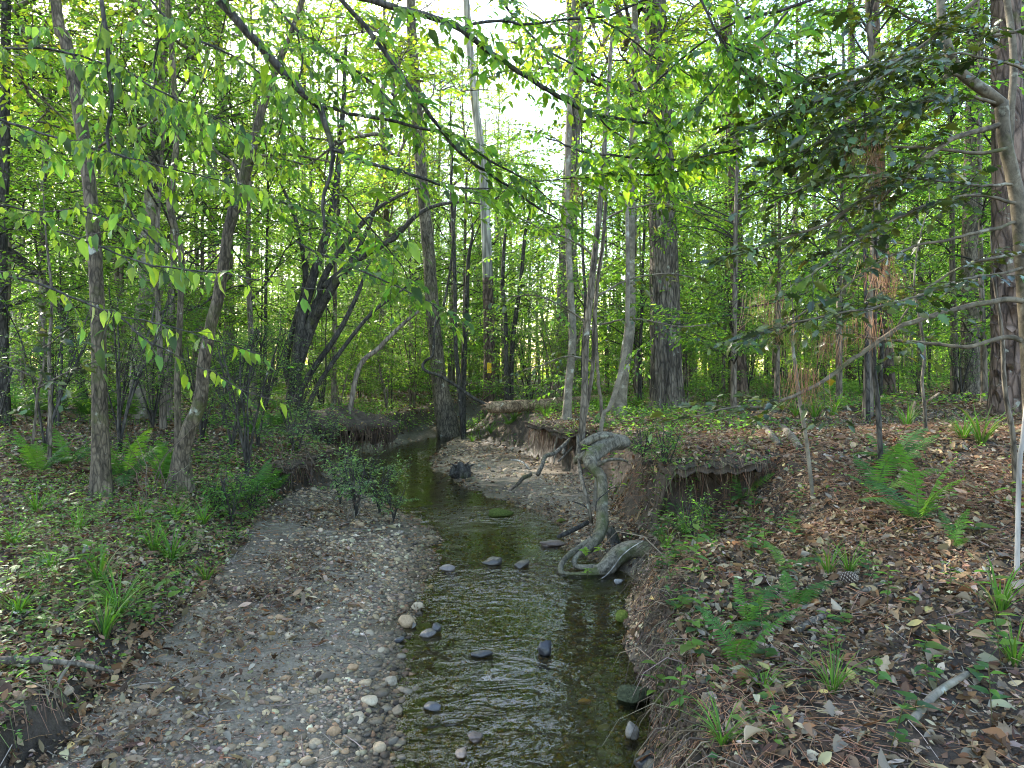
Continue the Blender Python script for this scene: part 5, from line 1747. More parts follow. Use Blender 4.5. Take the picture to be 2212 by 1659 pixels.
overhang('holly_tree', '', '', [
    ([(2170, 263), (2115, 280), (2058, 300), (2008, 333), (1942, 393), (1868, 430), (1792, 477), (1692, 513), (1620, 540)], [11, 11, 11, 10, 9, 8, 7, 5, 3], [4.5, 4.45, 4.4, 4.35, 4.3, 4.3, 4.2, 4.2, 4.2]),
    ([(2175, 320), (2092, 330), (1992, 322), (1918, 320), (1840, 318)], [8, 7, 6, 5, 3], 4.4)],
    1103, sp=.085, tl=.55, lsp=.038, lf=.058, holly=True, bark='bark_holly', f0=.3, n_obj=90, o=ho, flat=.5, droop=.12)
overhang('holly_tree', '', '', [
    ([(2140, -20), (2075, 27), (1975, 110), (1808, 197), (1692, 240), (1600, 280)], [9, 9, 8, 6, 5, 3], [4.4, 4.4, 4.3, 4.3, 4.3, 4.3]),
    ([(2075, 165), (1990, 130), (1900, 140), (1800, 165), (1700, 175)], [8, 7, 6, 5, 3], [4.5, 4.4, 4.4, 4.3, 4.3]),
    ([(2160, 230), (2080, 215), (1980, 225), (1880, 250), (1780, 300), (1720, 330)], [8, 7, 6, 5, 4, 3], [4.5, 4.4, 4.3, 4.2, 4.1, 4.1]),
    ([(2230, 60), (2150, 70), (2060, 60), (1960, 30), (1880, -10)], [8, 7, 6, 5, 4], 4.3)],
    1104, sp=.075, tl=.55, lsp=.033, lf=.06, holly=True, bark='bark_holly', f0=.15, n_obj=120, o=ho, flat=.5, droop=.12)
overhang('holly_tree', '', '', [
    ([(2210, 440), (2120, 420), (2020, 440), (1920, 480), (1820, 540), (1740, 600)], [8, 7, 6, 5, 4, 3], [4.5, 4.4, 4.2, 4.1, 4.0, 3.9]),
    ([(2190, 400), (2100, 400), (1990, 390), (1880, 380), (1780, 390), (1700, 420)], [7, 6, 5, 5, 4, 3], [4.5, 4.3, 4.1, 4.0, 3.9, 3.9]),
    ([(2215, 580), (2130, 600), (2040, 620), (1940, 650), (1840, 670), (1740, 690), (1640, 720)], [7, 6, 6, 5, 4, 4, 3], [4.5, 4.3, 4.1, 4.0, 3.9, 3.9, 3.9]),
    ([(2225, 150), (2140, 130), (2040, 120), (1940, 150), (1850, 200)], [7, 6, 5, 4, 3], [4.3, 4.1, 4.0, 3.9, 3.9])],
    1107, sp=.1, tl=.45, lsp=.045, lf=.062, holly=True, bark='bark_holly', f0=.2, n_obj=90, o=ho, flat=.5, droop=.12)
# a dark holly beyond the big furrowed tree, and holly sprigs before it
overhang('holly_sapling', 'dark glossy holly sapling in front of the big furrowed trunk', 'sapling', [
    ([(1300, 900), (1290, 800), (1285, 700), (1283, 600), (1290, 480), (1300, 400)], [7, 7, 6, 5, 4, 3], 8.2),
    ([(1287, 720), (1240, 680), (1170, 640), (1110, 640)], [5, 4, 3, 2], [8.2, 8.1, 8, 8]),
    ([(1287, 780), (1230, 770), (1160, 790), (1130, 800)], [5, 4, 3, 2], [8.2, 8.1, 8, 8]),
    ([(1290, 640), (1360, 600), (1440, 590), (1500, 600)], [5, 4, 3, 2], [8.2, 8.3, 8.3, 8.3]),
    ([(1292, 560), (1240, 520), (1180, 500), (1120, 470)], [5, 4, 3, 2], 8.2),
    ([(1295, 480), (1360, 450), (1450, 440), (1520, 460)], [5, 4, 3, 2], 8.2),
    ([(1290, 700), (1380, 690), (1460, 705), (1530, 700)], [4, 4, 3, 2], [8.2, 8.0, 7.8, 7.7])], 1105, sp=.16, tl=.42, lsp=.07, lf=.06, holly=True, bark='bark_holly', f0=.3, n_obj=60, flat=.5)
overhang('holly_sapling', 'sparse holly sapling at the far edge behind the low leafy branch', 'sapling', [
    ([(70, 960), (80, 860), (95, 760), (90, 680)], [6, 5, 4, 3], 5.6), ([(82, 840), (150, 800), (230, 770)], [4, 3, 2], 5.5), ([(84, 820), (20, 790), (-40, 780)], [4, 3, 2], 5.5), ([(92, 750), (150, 710), (190, 690)], [4, 3, 2], 5.5)], 1106, sp=.12, tl=.36, lsp=.07, lf=.06, holly=True, bark='bark_grey', f0=.2, n_obj=40, flat=.5)

# dead pine needles caught in the twigs
r = R(1200)
for i, (px_, py_, Y_, n, L_, w_, lb_) in enumerate([
    (1900, 560, 4.4, 90, .2, .1, 'dense rusty needle clump hung on the reddish trunk'), (1935, 600, 4.3, 50, .18, .08, 'rusty needle clump below the dense one'), (1870, 690, 4.3, 60, .2, .12, 'needle clump on the limb above the black sapling'),
    (1790, 720, 4.2, 45, .2, .1, 'needle clump hanging at mid limb over the saplings'), (1730, 800, 4.2, 70, .24, .12, 'long pale needle clump above the short bare sapling'), (1860, 300, 4.3, 90, .26, .16, 'big dull needle clump hanging from the high holly twigs'),
    (1890, 340, 4.3, 60, .3, .05, 'long stringy needle clump beneath the big dull one'), (1650, 640, 4.2, 45, .2, .14, 'sparse needle clump at the outer holly twigs'), (1640, 100, 4.4, 30, .18, .06, 'needle clump caught beside the high green spray'), (1245, 385, 4.9, 36, .22, .04, 'dark needle clump at the end of the hanging twig'), (1690, 690, 4.2, 40, .2, .12, 'thin needle clump near the middle of the holly twigs')]):
    c0 = P(px_, py_, Y_)
    o = thing('needle_clump', lb_, 'pine needles', c0)
    bb = Buf()
    top_ = r.normal(0, w_ * .5, (n, 3)) * np.array([1, 1, .35])
    ln = L_ * r.uniform(.6, 1.1, n)[:, None]
    sw = r.normal(0, .12, (n, 3)) * np.array([1, 1, .2])
    pp = np.stack([top_ + np.array([0, 0, .01]), top_ + (np.array([0, 0, -.5]) + sw) * ln, top_ + (np.array([0, 0, -1.0]) + sw * 2.4) * ln], 1)
    tubes(bb, pp, .0013, .0008, 3, palette(r, n, [(.25, .12, .06), (.33, .19, .1), (.17, .09, .055)]))
    link('needles', bb.mesh('needles', M['needle']), o, kind='stuff')

# ------------------------------------------------------------------ the thick looping root at the water, and its kin
def Z10(x, y):
    return 1032 + x * .2667, 848 + y * .2667


def root_piece(o, off, pts, wd, Yd, mat='bark_root', sides=30, seed=0, name='root', rough=.14, label=None):
    pts = [Z10(*p) for p in pts]
    p, Yv = trunk_path(pts, Yd)
    rad = np.asarray(wd, float) * .2667 / 1475.0 * Yv / 2
    n = int(max(10, np.linalg.norm(np.diff(p, axis=0), axis=1).sum() / .022))
    q = smooth_path(np.column_stack([p, rad]), n)
    bb = Buf()
    tube(bb, q[:, :3], np.maximum(q[:, 3], .002), sides, rough, 11, seed, ridge=.2 if sides > 12 else 0.0)
    return link(name, bb.mesh(name, M[mat], off=off), o, label=label)


off = P(*Z10(1100, 1350), 5.6)
ro = thing('looping_root', 'thick grey mossy root snaking down the bank and looping at the water', 'root', off)
root_piece(ro, off, [(1180, 400), (1090, 400), (1010, 435), (930, 500), (905, 550), (945, 610), (1000, 690), (1012, 790)],
           [120, 135, 140, 130, 112, 98, 88, 80], [6.7, 6.5, 6.35, 6.2, 6.1, 6.0, 6.0, 5.95], seed=1)
root_piece(ro, off, [(975, 650), (1005, 720), (1012, 820), (1004, 950), (1012, 1050), (985, 1150), (905, 1255), (840, 1300)],
           [70, 86, 84, 92, 102, 98, 85, 60], [6.0, 5.98, 5.93, 5.85, 5.8, 5.7, 5.6, 5.55], 'bark_rootmoss', seed=11, label='lower root overgrown with olive moss')
root_piece(ro, off, [(930, 1190), (800, 1270), (705, 1350), (668, 1425), (700, 1475), (800, 1485), (920, 1470), (1010, 1430)], [60, 55, 46, 48, 54, 60, 80, 100], [5.65, 5.6, 5.5, 5.42, 5.38, 5.36, 5.36, 5.4], 'bark_rootmoss', seed=2)
root_piece(ro, off, [(900, 1250), (810, 1320), (780, 1365), (800, 1405), (880, 1418), (980, 1420)], [60, 44, 38, 40, 46, 60], [5.6, 5.56, 5.52, 5.48, 5.46, 5.46], seed=3)
root_piece(ro, off, [(960, 1460), (1040, 1420), (1110, 1340), (1200, 1280), (1300, 1262), (1400, 1290), (1500, 1330)], [110, 145, 150, 148, 140, 130, 110], [5.38, 5.42, 5.46, 5.5, 5.5, 5.45, 5.4], seed=4)
root_piece(ro, off, [(850, 420), (890, 395), (960, 362), (1050, 350), (1120, 370)], [52, 60, 66, 66, 60], [6.2, 6.25, 6.3, 6.4, 6.6], seed=5)
root_piece(ro, off, [(960, 610), (1000, 570), (1060, 545), (1150, 540), (1210, 560)], [34, 28, 24, 22, 20], [6.0, 5.95, 5.95, 6.0, 6.1], seed=6)
root_piece(ro, off, [(880, 500), (835, 520), (800, 540), (790, 570)], [70, 60, 50, 30], [6.2, 6.25, 6.3, 6.35], seed=7)
root_piece(ro, off, [(1060, 1100), (1100, 1180), (1120, 1280), (1090, 1400)], [70, 80, 80, 60], [5.95, 5.95, 5.9, 5.8], 'bark_dark', seed=8, label='dark root in the recess')
root_piece(ro, off, [(960, 1530), (1040, 1480), (1110, 1400), (1160, 1330), (1240, 1260), (1340, 1200)], [8, 9, 9, 9, 8, 7], [5.25, 5.25, 5.28, 5.3, 5.35, 5.4], 'wood_pale', 8, seed=9)
# little maple sprouts on the root
r = R(1300)
for i, (zx, zy, Yd) in enumerate([(985, 1275, 5.4), (890, 1290, 5.45), (745, 350, 6.4), (885, 1455, 5.25), (870, 455, 6.0)]):
    c0 = P(*Z10(zx, zy), Yd)
    link('maple_sprout', seedling_mesh(1310 + i, 6, .07, .055, LEAF_T, [(.16, .27, .035), (.2, .3, .04)]), None, tuple(c0 - np.array([0, 0, .04])), 0, 1.0, None, ['bright green sprout on top of the root loop', 'bright sprout inside the root loop', 'bright leafy sprig on the fallen branch by the bank', 'small sprout on the wet front of the root loop', 'tiny sprout on the root knuckle'][i], 'sprout')

# stub log poking from the root mass, small dead wood
LOGS = [
    ('dead_stub', 'short dark broken log poking out of the roots over the water', 'log', [(648, 1168), (760, 1120), (890, 1050)], [30, 38, 40], [5.7, 5.85, 6.0], 'bark_dark', True),
    ('dead_twig', 'forked dark twig above the short dark log', 'twig', [(765, 880), (850, 910), (905, 950)], [10, 14, 12], [6.1, 6.1, 6.1], 'bark_dark', True),
    ('dead_twig', 'thin twig curving in front of the snaking root', 'twig', [(955, 960), (965, 880), (1030, 820), (1100, 770), (1230, 755)], [9, 10, 9, 7, 4], [5.7, 5.7, 5.75, 5.8, 5.9], 'bark_dark', True),
    ('fallen_branch', 'pale forked branch leaning from the gravel up to the undercut bank', 'branch', [(485, 665), (520, 590), (550, 515), (620, 490), (690, 430), (740, 380)], [34, 34, 36, 34, 30, 24], [8.3, 8.4, 8.6, 8.9, 9.2, 9.5], 'bark_grey', True),
    ('fallen_branch', 'mossy snapped branch lying on the gravel below the bank', 'branch', [(270, 790), (330, 735), (370, 690), (430, 665)], [14, 30, 34, 30], [7.9, 8.0, 8.1, 8.3], 'bark_mossy', True),
    ('dead_twig', 'pale bent stick arching over the gravel by the bank', 'twig', [(270, 545), (330, 550), (380, 575), (418, 620)], [10, 12, 12, 10], [9.6, 9.5, 9.3, 9.1], 'wood_pale', True),
    ('bank_root', 'grey root dropping from the undercut beneath the bank tree', 'root', [(720, 400), (705, 450), (690, 500)], [44, 40, 30], [10.1, 10.0, 9.9], 'bark_grey', True),
    ('bank_root', 'thin root hanging beside the dropping grey root', 'root', [(770, 440), (700, 510), (650, 560)], [20, 18, 14], [10.0, 9.9, 9.8], 'bark_grey', True),
    ('bank_root', 'thinnest root hanging in the undercut shadow', 'root', [(645, 470), (625, 520), (615, 580)], [16, 14, 10], [9.9, 9.8, 9.8], 'bark_grey', True),
]
for nm, lb_, ct, pts, wd, Yd, mt, z10 in LOGS:
    off = P(*Z10(*pts[0]), Yd[0])
    lo = thing(nm, lb_, ct, off)
    root_piece(lo, off, pts, wd, Yd, mt, 10, len(lb_), 'wood' if ct == 'log' else 'stem')


def lying(name, label, cat, pts, wd, bark, sink=.3, sides=12, lift=0.0, rough=.14):
    """Dead wood lying on the ground along photograph points; widths in photograph pixels."""
    g = [at_px(*p) for p in pts]
    p = np.array([(x, y, 0) for x, y in g], float)
    rad = np.array([w / 1475 * y / 2 for w, (x, y) in zip(wd, g)])
    p[:, 2] = ground_z(p[:, 0], p[:, 1]) + rad * (1 - sink) + lift
    n = int(max(8, np.linalg.norm(np.diff(p, axis=0), axis=1).sum() / .03))
    q = smooth_path(np.column_stack([p, rad]), min(n, 160))
    o = thing(name, label, cat, p[0])
    bb = Buf()
    tube(bb, q[:, :3], q[:, 3], sides, rough, 12, len(label))
    link('wood', bb.mesh('wood', M[bark], off=p[0]), o)
    return o, q


p = np.array([P(1058, 880, 13.2), P(1110, 877, 13.5), P(1160, 874, 13.8), P(1230, 868, 14.3), P(1304, 862, 15.0)])
lo = thing('fallen_log', 'long mossy fallen log on the far bank top with a splintered end', 'log', p[0])
q = smooth_path(np.column_stack([p, [.12, .12, .115, .105, .09]]), 90)
bb = Buf()
tube(bb, q[:, :3], q[:, 3], 20, .16, 6, 8)
link('wood', bb.mesh('wood', M['wood_rot'], off=p[0]), lo)
e0 = q[0, :3] - np.array(lo.location)
r = R(1400)
for i in range(7):                                        # splinters at the broken end
    bb = Buf()
    a = r.uniform(0, 6.28)
    st = e0 + np.array([.04, math.cos(a) * .07, math.sin(a) * .07])
    tube(bb, np.array([st, st + np.array([-.08, 0, 0]), st + np.array([-r.uniform(.12, .24), r.normal(0, .02), r.normal(0, .02)])]), [.035, .025, .004], 5)
    link('splinter', bb.mesh('splinter', M['wood_rot']), lo)
lying('rotten_log', 'left one of two short rotten logs on the litter', 'log', [(1652, 930), (1668, 948), (1684, 968)], [14, 15, 14], 'bark_grey', .3)
lying('rotten_log', 'right one of two short rotten logs with broken end', 'log', [(1690, 930), (1710, 952), (1728, 978)], [16, 18, 18], 'bark_grey', .2)
lying('fallen_stick', 'pale stick lying beside the two short rotten logs', 'stick', [(1780, 985), (1800, 990), (1835, 988)], [7, 6, 4], 'wood_pale', .2, 8)
lying('fallen_stick', 'lichen covered thick stick low on the litter slope', 'stick', [(1972, 1580), (2010, 1530), (2040, 1506), (2090, 1474)], [18, 17, 15, 12], 'bark_smooth', .2, 12, .02)
lying('fallen_stick', 'broken brown stick below the pine cone', 'stick', [(1838, 1298), (1870, 1286), (1912, 1268)], [10, 12, 10], 'bark_grey', .2, 9, .01)
lying('fallen_stick', 'dark stick half buried beside the small bank fern', 'stick', [(1722, 1376), (1750, 1358), (1786, 1336)], [14, 15, 12], 'bark_grey', .3, 9, .01)
lying('fallen_stick', 'thin grey stick low on the slope left of the grass tuft', 'stick', [(1660, 1548), (1720, 1560), (1780, 1582), (1826, 1596)], [7, 6, 6, 4], 'bark_grey', .1, 8, .015)
lying('fallen_twig', 'forked grey twig curving over the near bank lip', 'twig', [(1478, 1316), (1520, 1322), (1560, 1326), (1610, 1320)], [8, 9, 9, 8], 'bark_grey', 0, 8, .03)
lying('fallen_twig', 'thin twig drooping below the forked grey one', 'twig', [(1482, 1340), (1492, 1356), (1530, 1385), (1560, 1408)], [7, 7, 6, 4], 'bark_grey', 0, 8, .02)
lying('fallen_twig', 'dead twig lying on the litter between the ferns', 'twig', [(2090, 1330), (2130, 1310), (2180, 1300)], [5, 5, 3], 'bark_grey', 0, 7, .01)
# bare root along the low bank at the left
off = P(-10, 1428, 2.85)
lo = thing('bare_root', 'bare grey root stick running along the edge of the low bank', 'root', off)
bb = Buf()
tube(bb, smooth_path(np.array([P(-60, 1432, 2.8), P(0, 1428, 2.85), P(60, 1426, 2.9), P(133, 1430, 2.92), P(200, 1440, 2.95), P(245, 1452, 3.0)]), 50), np.linspace(.022, .006, 50), 10, .15, 14, 3)
link('stem', bb.mesh('stem', M['bark_grey'], off=off), lo)
bb = Buf()
tube(bb, smooth_path(np.array([P(160, 1420, 2.95), P(128, 1470, 2.85), P(112, 1520, 2.8), P(128, 1570, 2.75)]), 30), np.linspace(.006, .008, 30), 8, .15, 14, 4)
link('stem', bb.mesh('stem', M['bark_smooth'], off=off), lo)

# small snag and stump
hero_tree('rotten_snag', 'small rotten snag stump beyond the black sapling', 'stump', [(1952, 962), (1958, 925), (1968, 890), (1976, 866)], [24, 18, 14, 6], 7.4, 'wood_rot', None, 1, None, 12, .3, 16, (.1, .5, 5), seed=41,
          limbs=[([(1968, 890), (1995, 872), (2030, 848)], [5, 5, 4], 7.4), ([(1960, 930), (1945, 905), (1938, 880)], [8, 6, 4], 7.4)])
x, y = at_px(995, 1032)
so = thing('drift_stump', 'dark rotten stump stranded on the gravel bar', 'stump', (x, y, gz(x, y)))
r = R(1420)
v, t = ico(3)
vv = v * (1 + .45 * fbm(v[:, 0] * 2.2, v[:, 1] * 2.2, v[:, 2] * 2.2, 3, 5))[:, None] * np.array([.15, .13, .14]) + np.array([0, 0, .09])
bb = Buf()
bb.add(vv, t, None, (.1, .08, .06))
link('stump_body', bb.mesh('stump_body', M['bark_dark']), so)
for i in range(9):
    a = r.uniform(0, 6.28)
    d = np.array([math.cos(a), math.sin(a), r.uniform(-.25, .9)])
    bb = Buf()
    tube(bb, np.array([[0, 0, .1], d * .12 + [0, 0, .1], d * r.uniform(.18, .26) + [0, 0, .08]]), [.03, .022, .006], 6, .2, 20, i)
    link('root_stub', bb.mesh('root_stub', M['bark_dark']), so)

# vine by the leaning trunk
off = P(1064, 880, 13.6)
vo_ = thing('woody_vine', 'dark woody vine making an S bend beside the leaning trunk', 'vine', off)
bb = Buf()
tube(bb, smooth_path(np.array([P(a, c, 13.6) for a, c in [(985, 430), (975, 560), (958, 660), (940, 700), (937, 740), (934, 768), (918, 780), (913, 794), (926, 804), (950, 812), (990, 836), (1024, 860), (1070, 884)]]), 120), np.linspace(.02, .034, 120), 9, .15, 9, 4)
link('stem', bb.mesh('stem', M['bark_dark'], off=off), vo_)


# ------------------------------------------------------------------ rocks that can be told apart
def rock(name, label, px_, py_, w_px, asp, seed, mat, col, sink=.25, rz=0.0, ang=.35, z=None, cat='rock'):
    if z is None:
        x, y = at_px(px_, py_)
        zz_ = gz(x, y)
    else:
        y = (CAM_Z - z) * 1475.0 / (py_ - 799)
        x = (px_ - 1106) / 1475.0 * y
        zz_ = z
    s_ = w_px / 1475 * y / 2
    v, t = ico(3)
    v = v * (1 + ang * 1.3 * fbm(v[:, 0] * 1.5 + seed, v[:, 1] * 1.5, v[:, 2] * 1.5, 3, seed) + .1 * fbm(v[:, 0] * 5 + seed, v[:, 1] * 5, v[:, 2] * 5, 2, seed))[:, None]
    r = R(seed)
    for _ in range(7):
        d = norm(r.normal(0, 1, 3))
        v = v - np.maximum(v @ d - r.uniform(.6, .85), 0)[:, None] * d * .85
    bb = Buf()
    bb.add(v * np.array(asp) * s_, t, None, col)
    return link(name, bb.mesh(name, M[mat]), None, (x, y, zz_ + s_ * asp[2] * (1 - 2 * sink)), rz, 1.0, None, label, cat)


rock('wet_rock', 'black wet rock standing up in the middle of the stream', 1178, 1412, 40, (.8, .8, 1.0), 11, 'wetstone', (.025, .023, .024), .25, .4, .35, 0)
rock('wet_rock', 'flat dark wet rock barely showing in the stream', 1040, 1416, 56, (1, .5, .28), 12, 'wetstone', (.04, .037, .035), .3, .1, .3, 0)
rock('mossy_rock', 'low mossy rock at the head of the clear pool', 1082, 1112, 54, (1, .8, .42), 13, 'moss', (.06, .075, .018), .3, 0, .3, 0)
rock('pointed_rock', 'grey brown pointed rock in the water at the right edge of the stream', 1367, 1592, 38, (.85, .8, 1.15), 14, 'stone', (.15, .13, .105), .25, .3, .4, 0)
rock('mossy_rock', 'dark mossy rock against the near bank', 1372, 1508, 84, (1, .6, .5), 15, 'moss', (.05, .055, .03), .3, .2, .3, 0)
rock('wet_rock', 'black wet boulder at the foot of the near bank', 1405, 1655, 90, (1, .7, .55), 16, 'wetstone', (.022, .022, .024), .3, .5, .3, 0)
rock('tan_rock', 'blocky tan rock largest at the gravel edge', 880, 1352, 42, (1, .8, .7), 17, 'stone', (.26, .18, .105), .2, .3, .4)
rock('dark_rock', 'rounded dark rock beside the blocky tan one', 944, 1362, 24, (1, .9, .9), 18, 'wetstone', (.045, .04, .037), .2, 0, .3, 0.01)
rock('wet_rock', 'flat purplish wet rock left of the rounded dark one', 925, 1372, 36, (1, .8, .45), 19, 'wetstone', (.085, .07, .06), .2, .4, .3, 0.0)
rock('dark_rock', 'small black rock in the shallow edge below the tan rock', 862, 1386, 26, (1, .8, .5), 20, 'wetstone', (.04, .038, .04), .2, .7, .3, 0.0)
rock('tan_rock', 'tan rock above the blocky one near the water', 902, 1318, 26, (1, .9, .9), 21, 'stone', (.3, .23, .15), .2, .9, .4)
rock('dark_rock', 'grey wet rock at the upper gravel edge', 968, 1232, 34, (1, .6, .5), 22, 'wetstone', (.13, .105, .09), .25, .2, .3, 0.0)
rock('wet_rock', 'dark wet rock pair left in the lower shallows', 935, 1532, 40, (1, .8, .5), 23, 'wetstone', (.06, .055, .055), .25, .2, .35, 0.0)
rock('wet_rock', 'brown wet rock in the sky glare of the lower stream', 1027, 1598, 34, (1, .8, .6), 24, 'wetstone', (.1, .07, .055), .25, .6, .4, 0.0)
rock('wet_rock', 'brown stones heap in the glare nearest the viewer', 995, 1630, 34, (1, .7, .5), 25, 'wetstone', (.2, .14, .1), .3, 1.6, .4, 0.0)
rock('riffle_rock', 'dark clotted rock in the riffle left of centre', 1068, 1218, 46, (1, .7, .4), 26, 'wetstone', (.05, .042, .035), .3, .2, .5, 0.0)
rock('riffle_rock', 'dark clotted rock in the riffle nearest the root loop', 1128, 1222, 46, (1, .7, .4), 27, 'wetstone', (.055, .045, .035), .3, 1.2, .5, 0.0)
rock('riffle_rock', 'leaf caught ridge of wet stones above the riffle', 1190, 1178, 64, (1, .4, .3), 28, 'wetstone', (.1, .07, .055), .3, .1, .5, 0.0)
rock('grey_rock', 'grey rock half in water under the near bank', 1335, 1260, 22, (1, .8, .7), 29, 'stone', (.2, .19, .175), .25, .4, .3, 0.0)
rock('orange_stone', 'orange stone under the clear water by the bank', 1262, 1518, 30, (1, .6, .4), 30, 'stone', (.3, .13, .04), .3, .2, .3, -.05)
rock('mossy_rock', 'small moss cushion on the bank below the snaking root', 1212, 1128, 24, (1, .8, .6), 31, 'moss', (.085, .095, .02), .3, .2, .3)
rock('mossy_rock', 'bright moss cushion low on the near bank', 1345, 1345, 34, (1, .7, .9), 32, 'moss', (.09, .11, .022), .2, .2, .3)
rock('mossy_rock', 'moss cushion lowest on the near bank by the water', 1430, 1520, 34, (1, .7, .6), 33, 'moss', (.08, .095, .022), .3, .2, .3)
for i, (px_, py_, w_, lb_) in enumerate([(790, 1480, 30, 'pale angular stone on the gravel left of the stream'), (845, 1478, 34, 'light grey rounded stone in the pebble bank'), (800, 1520, 42, 'largest pale stone in the lower pebble bank'), (680, 1612, 30, 'rounded tan stone low in the pebble bank'), (858, 1540, 34, 'oblong brown stone near the shallows'), (720, 1585, 34, 'brown rounded stone among the lowest pebbles'), (820, 1625, 36, 'tan stone at the lowest shallows'), (760, 1450, 30, 'pinkish stone in the middle of the pebble bank'), (310, 1540, 26, 'smooth oval stone alone on the sand'), (625, 1378, 24, 'pale stone at the upper pebble bank'), (50, 1510, 36, 'stone showing in the cut face of the low bank'), (145, 1505, 34, 'upright stone in the cut face of the low bank')]):
    rock('creek_stone', lb_, px_, py_, w_, (1, .8, .58), 60 + i, 'stone', np.array(STONE_COLS[[0, 1, 3, 0, 2, 5, 0, 5, 1, 3, 2, 1][i]]) * .95, .25, i * 1.3, .25)

# pine cone
x, y = at_px(1832, 1268)
pc = thing('pine_cone', 'open brown pine cone lying on the leaf litter', 'pine cone', (x, y, gz(x, y) + .045))
pc.rotation_euler = (0.15, 1.45, -.25)
k = 90
i = np.arange(k)
f = (i + .5) / k
rad = .034 * np.sin(np.pi * (.12 + .83 * f)) ** .8
az = i * 2.39996
zz_ = -.045 + .09 * f
X = norm(np.stack([np.cos(az), np.sin(az), .35 + .6 * f], 1))
Z = norm(np.cross(X, np.cross(np.array([0, 0, 1.0]), X)) * 1.0)
Y = np.cross(Z, X)
pos = np.stack([np.cos(az) * rad * .35, np.sin(az) * rad * .35, zz_], 1)
sc_v = np.array([[0, -.25, 0], [0, .25, 0], [.8, -.38, .02], [.8, .38, .02], [1, 0, .12], [.8, -.3, -.14], [.8, .3, -.14], [0, 0, -.1]])
sc_t = np.array([[0, 2, 3], [0, 3, 1], [2, 4, 3], [2, 5, 4], [4, 5, 6], [4, 6, 3], [0, 7, 5], [0, 5, 2], [1, 3, 6], [1, 6, 7], [7, 6, 5]])
scale_mat = plain_mat('cone_scale', .6, .3, .2)
r = R(1500)
for j in range(k):
    bb = Buf()
    L_ = max(rad[j], .008)
    vv = pos[j] + sc_v[:, 0:1] * X[j] * L_ * .85 + sc_v[:, 1:2] * Y[j] * .022 + sc_v[:, 2:3] * Z[j] * .02
    c = np.tile(np.array([.05, .035, .028]), (8, 1))
    c[4] = (.4, .34, .27)
    c[2:4] = (.14, .1, .075)
    bb.add(vv, sc_t, None, c)
    link('cone_scale', bb.mesh('cone_scale', scale_mat, smooth=False), pc)

# ------------------------------------------------------------------ undercut banks: overhanging sod and hanging roots
r = R(1600)


def side_edge(y0, y1, side, n):
    y = np.linspace(y0, y1, n)
    L = lines(y)
    e = (L[3] + L[7]) if side > 0 else (L[2] - L[5])
    e = e - .09 * fbm(e * 1.7, y * 1.7, 0, 3, 3)
    return np.stack([e, y], 1), np.tile(np.array([-side, 0.0]), (n, 1))


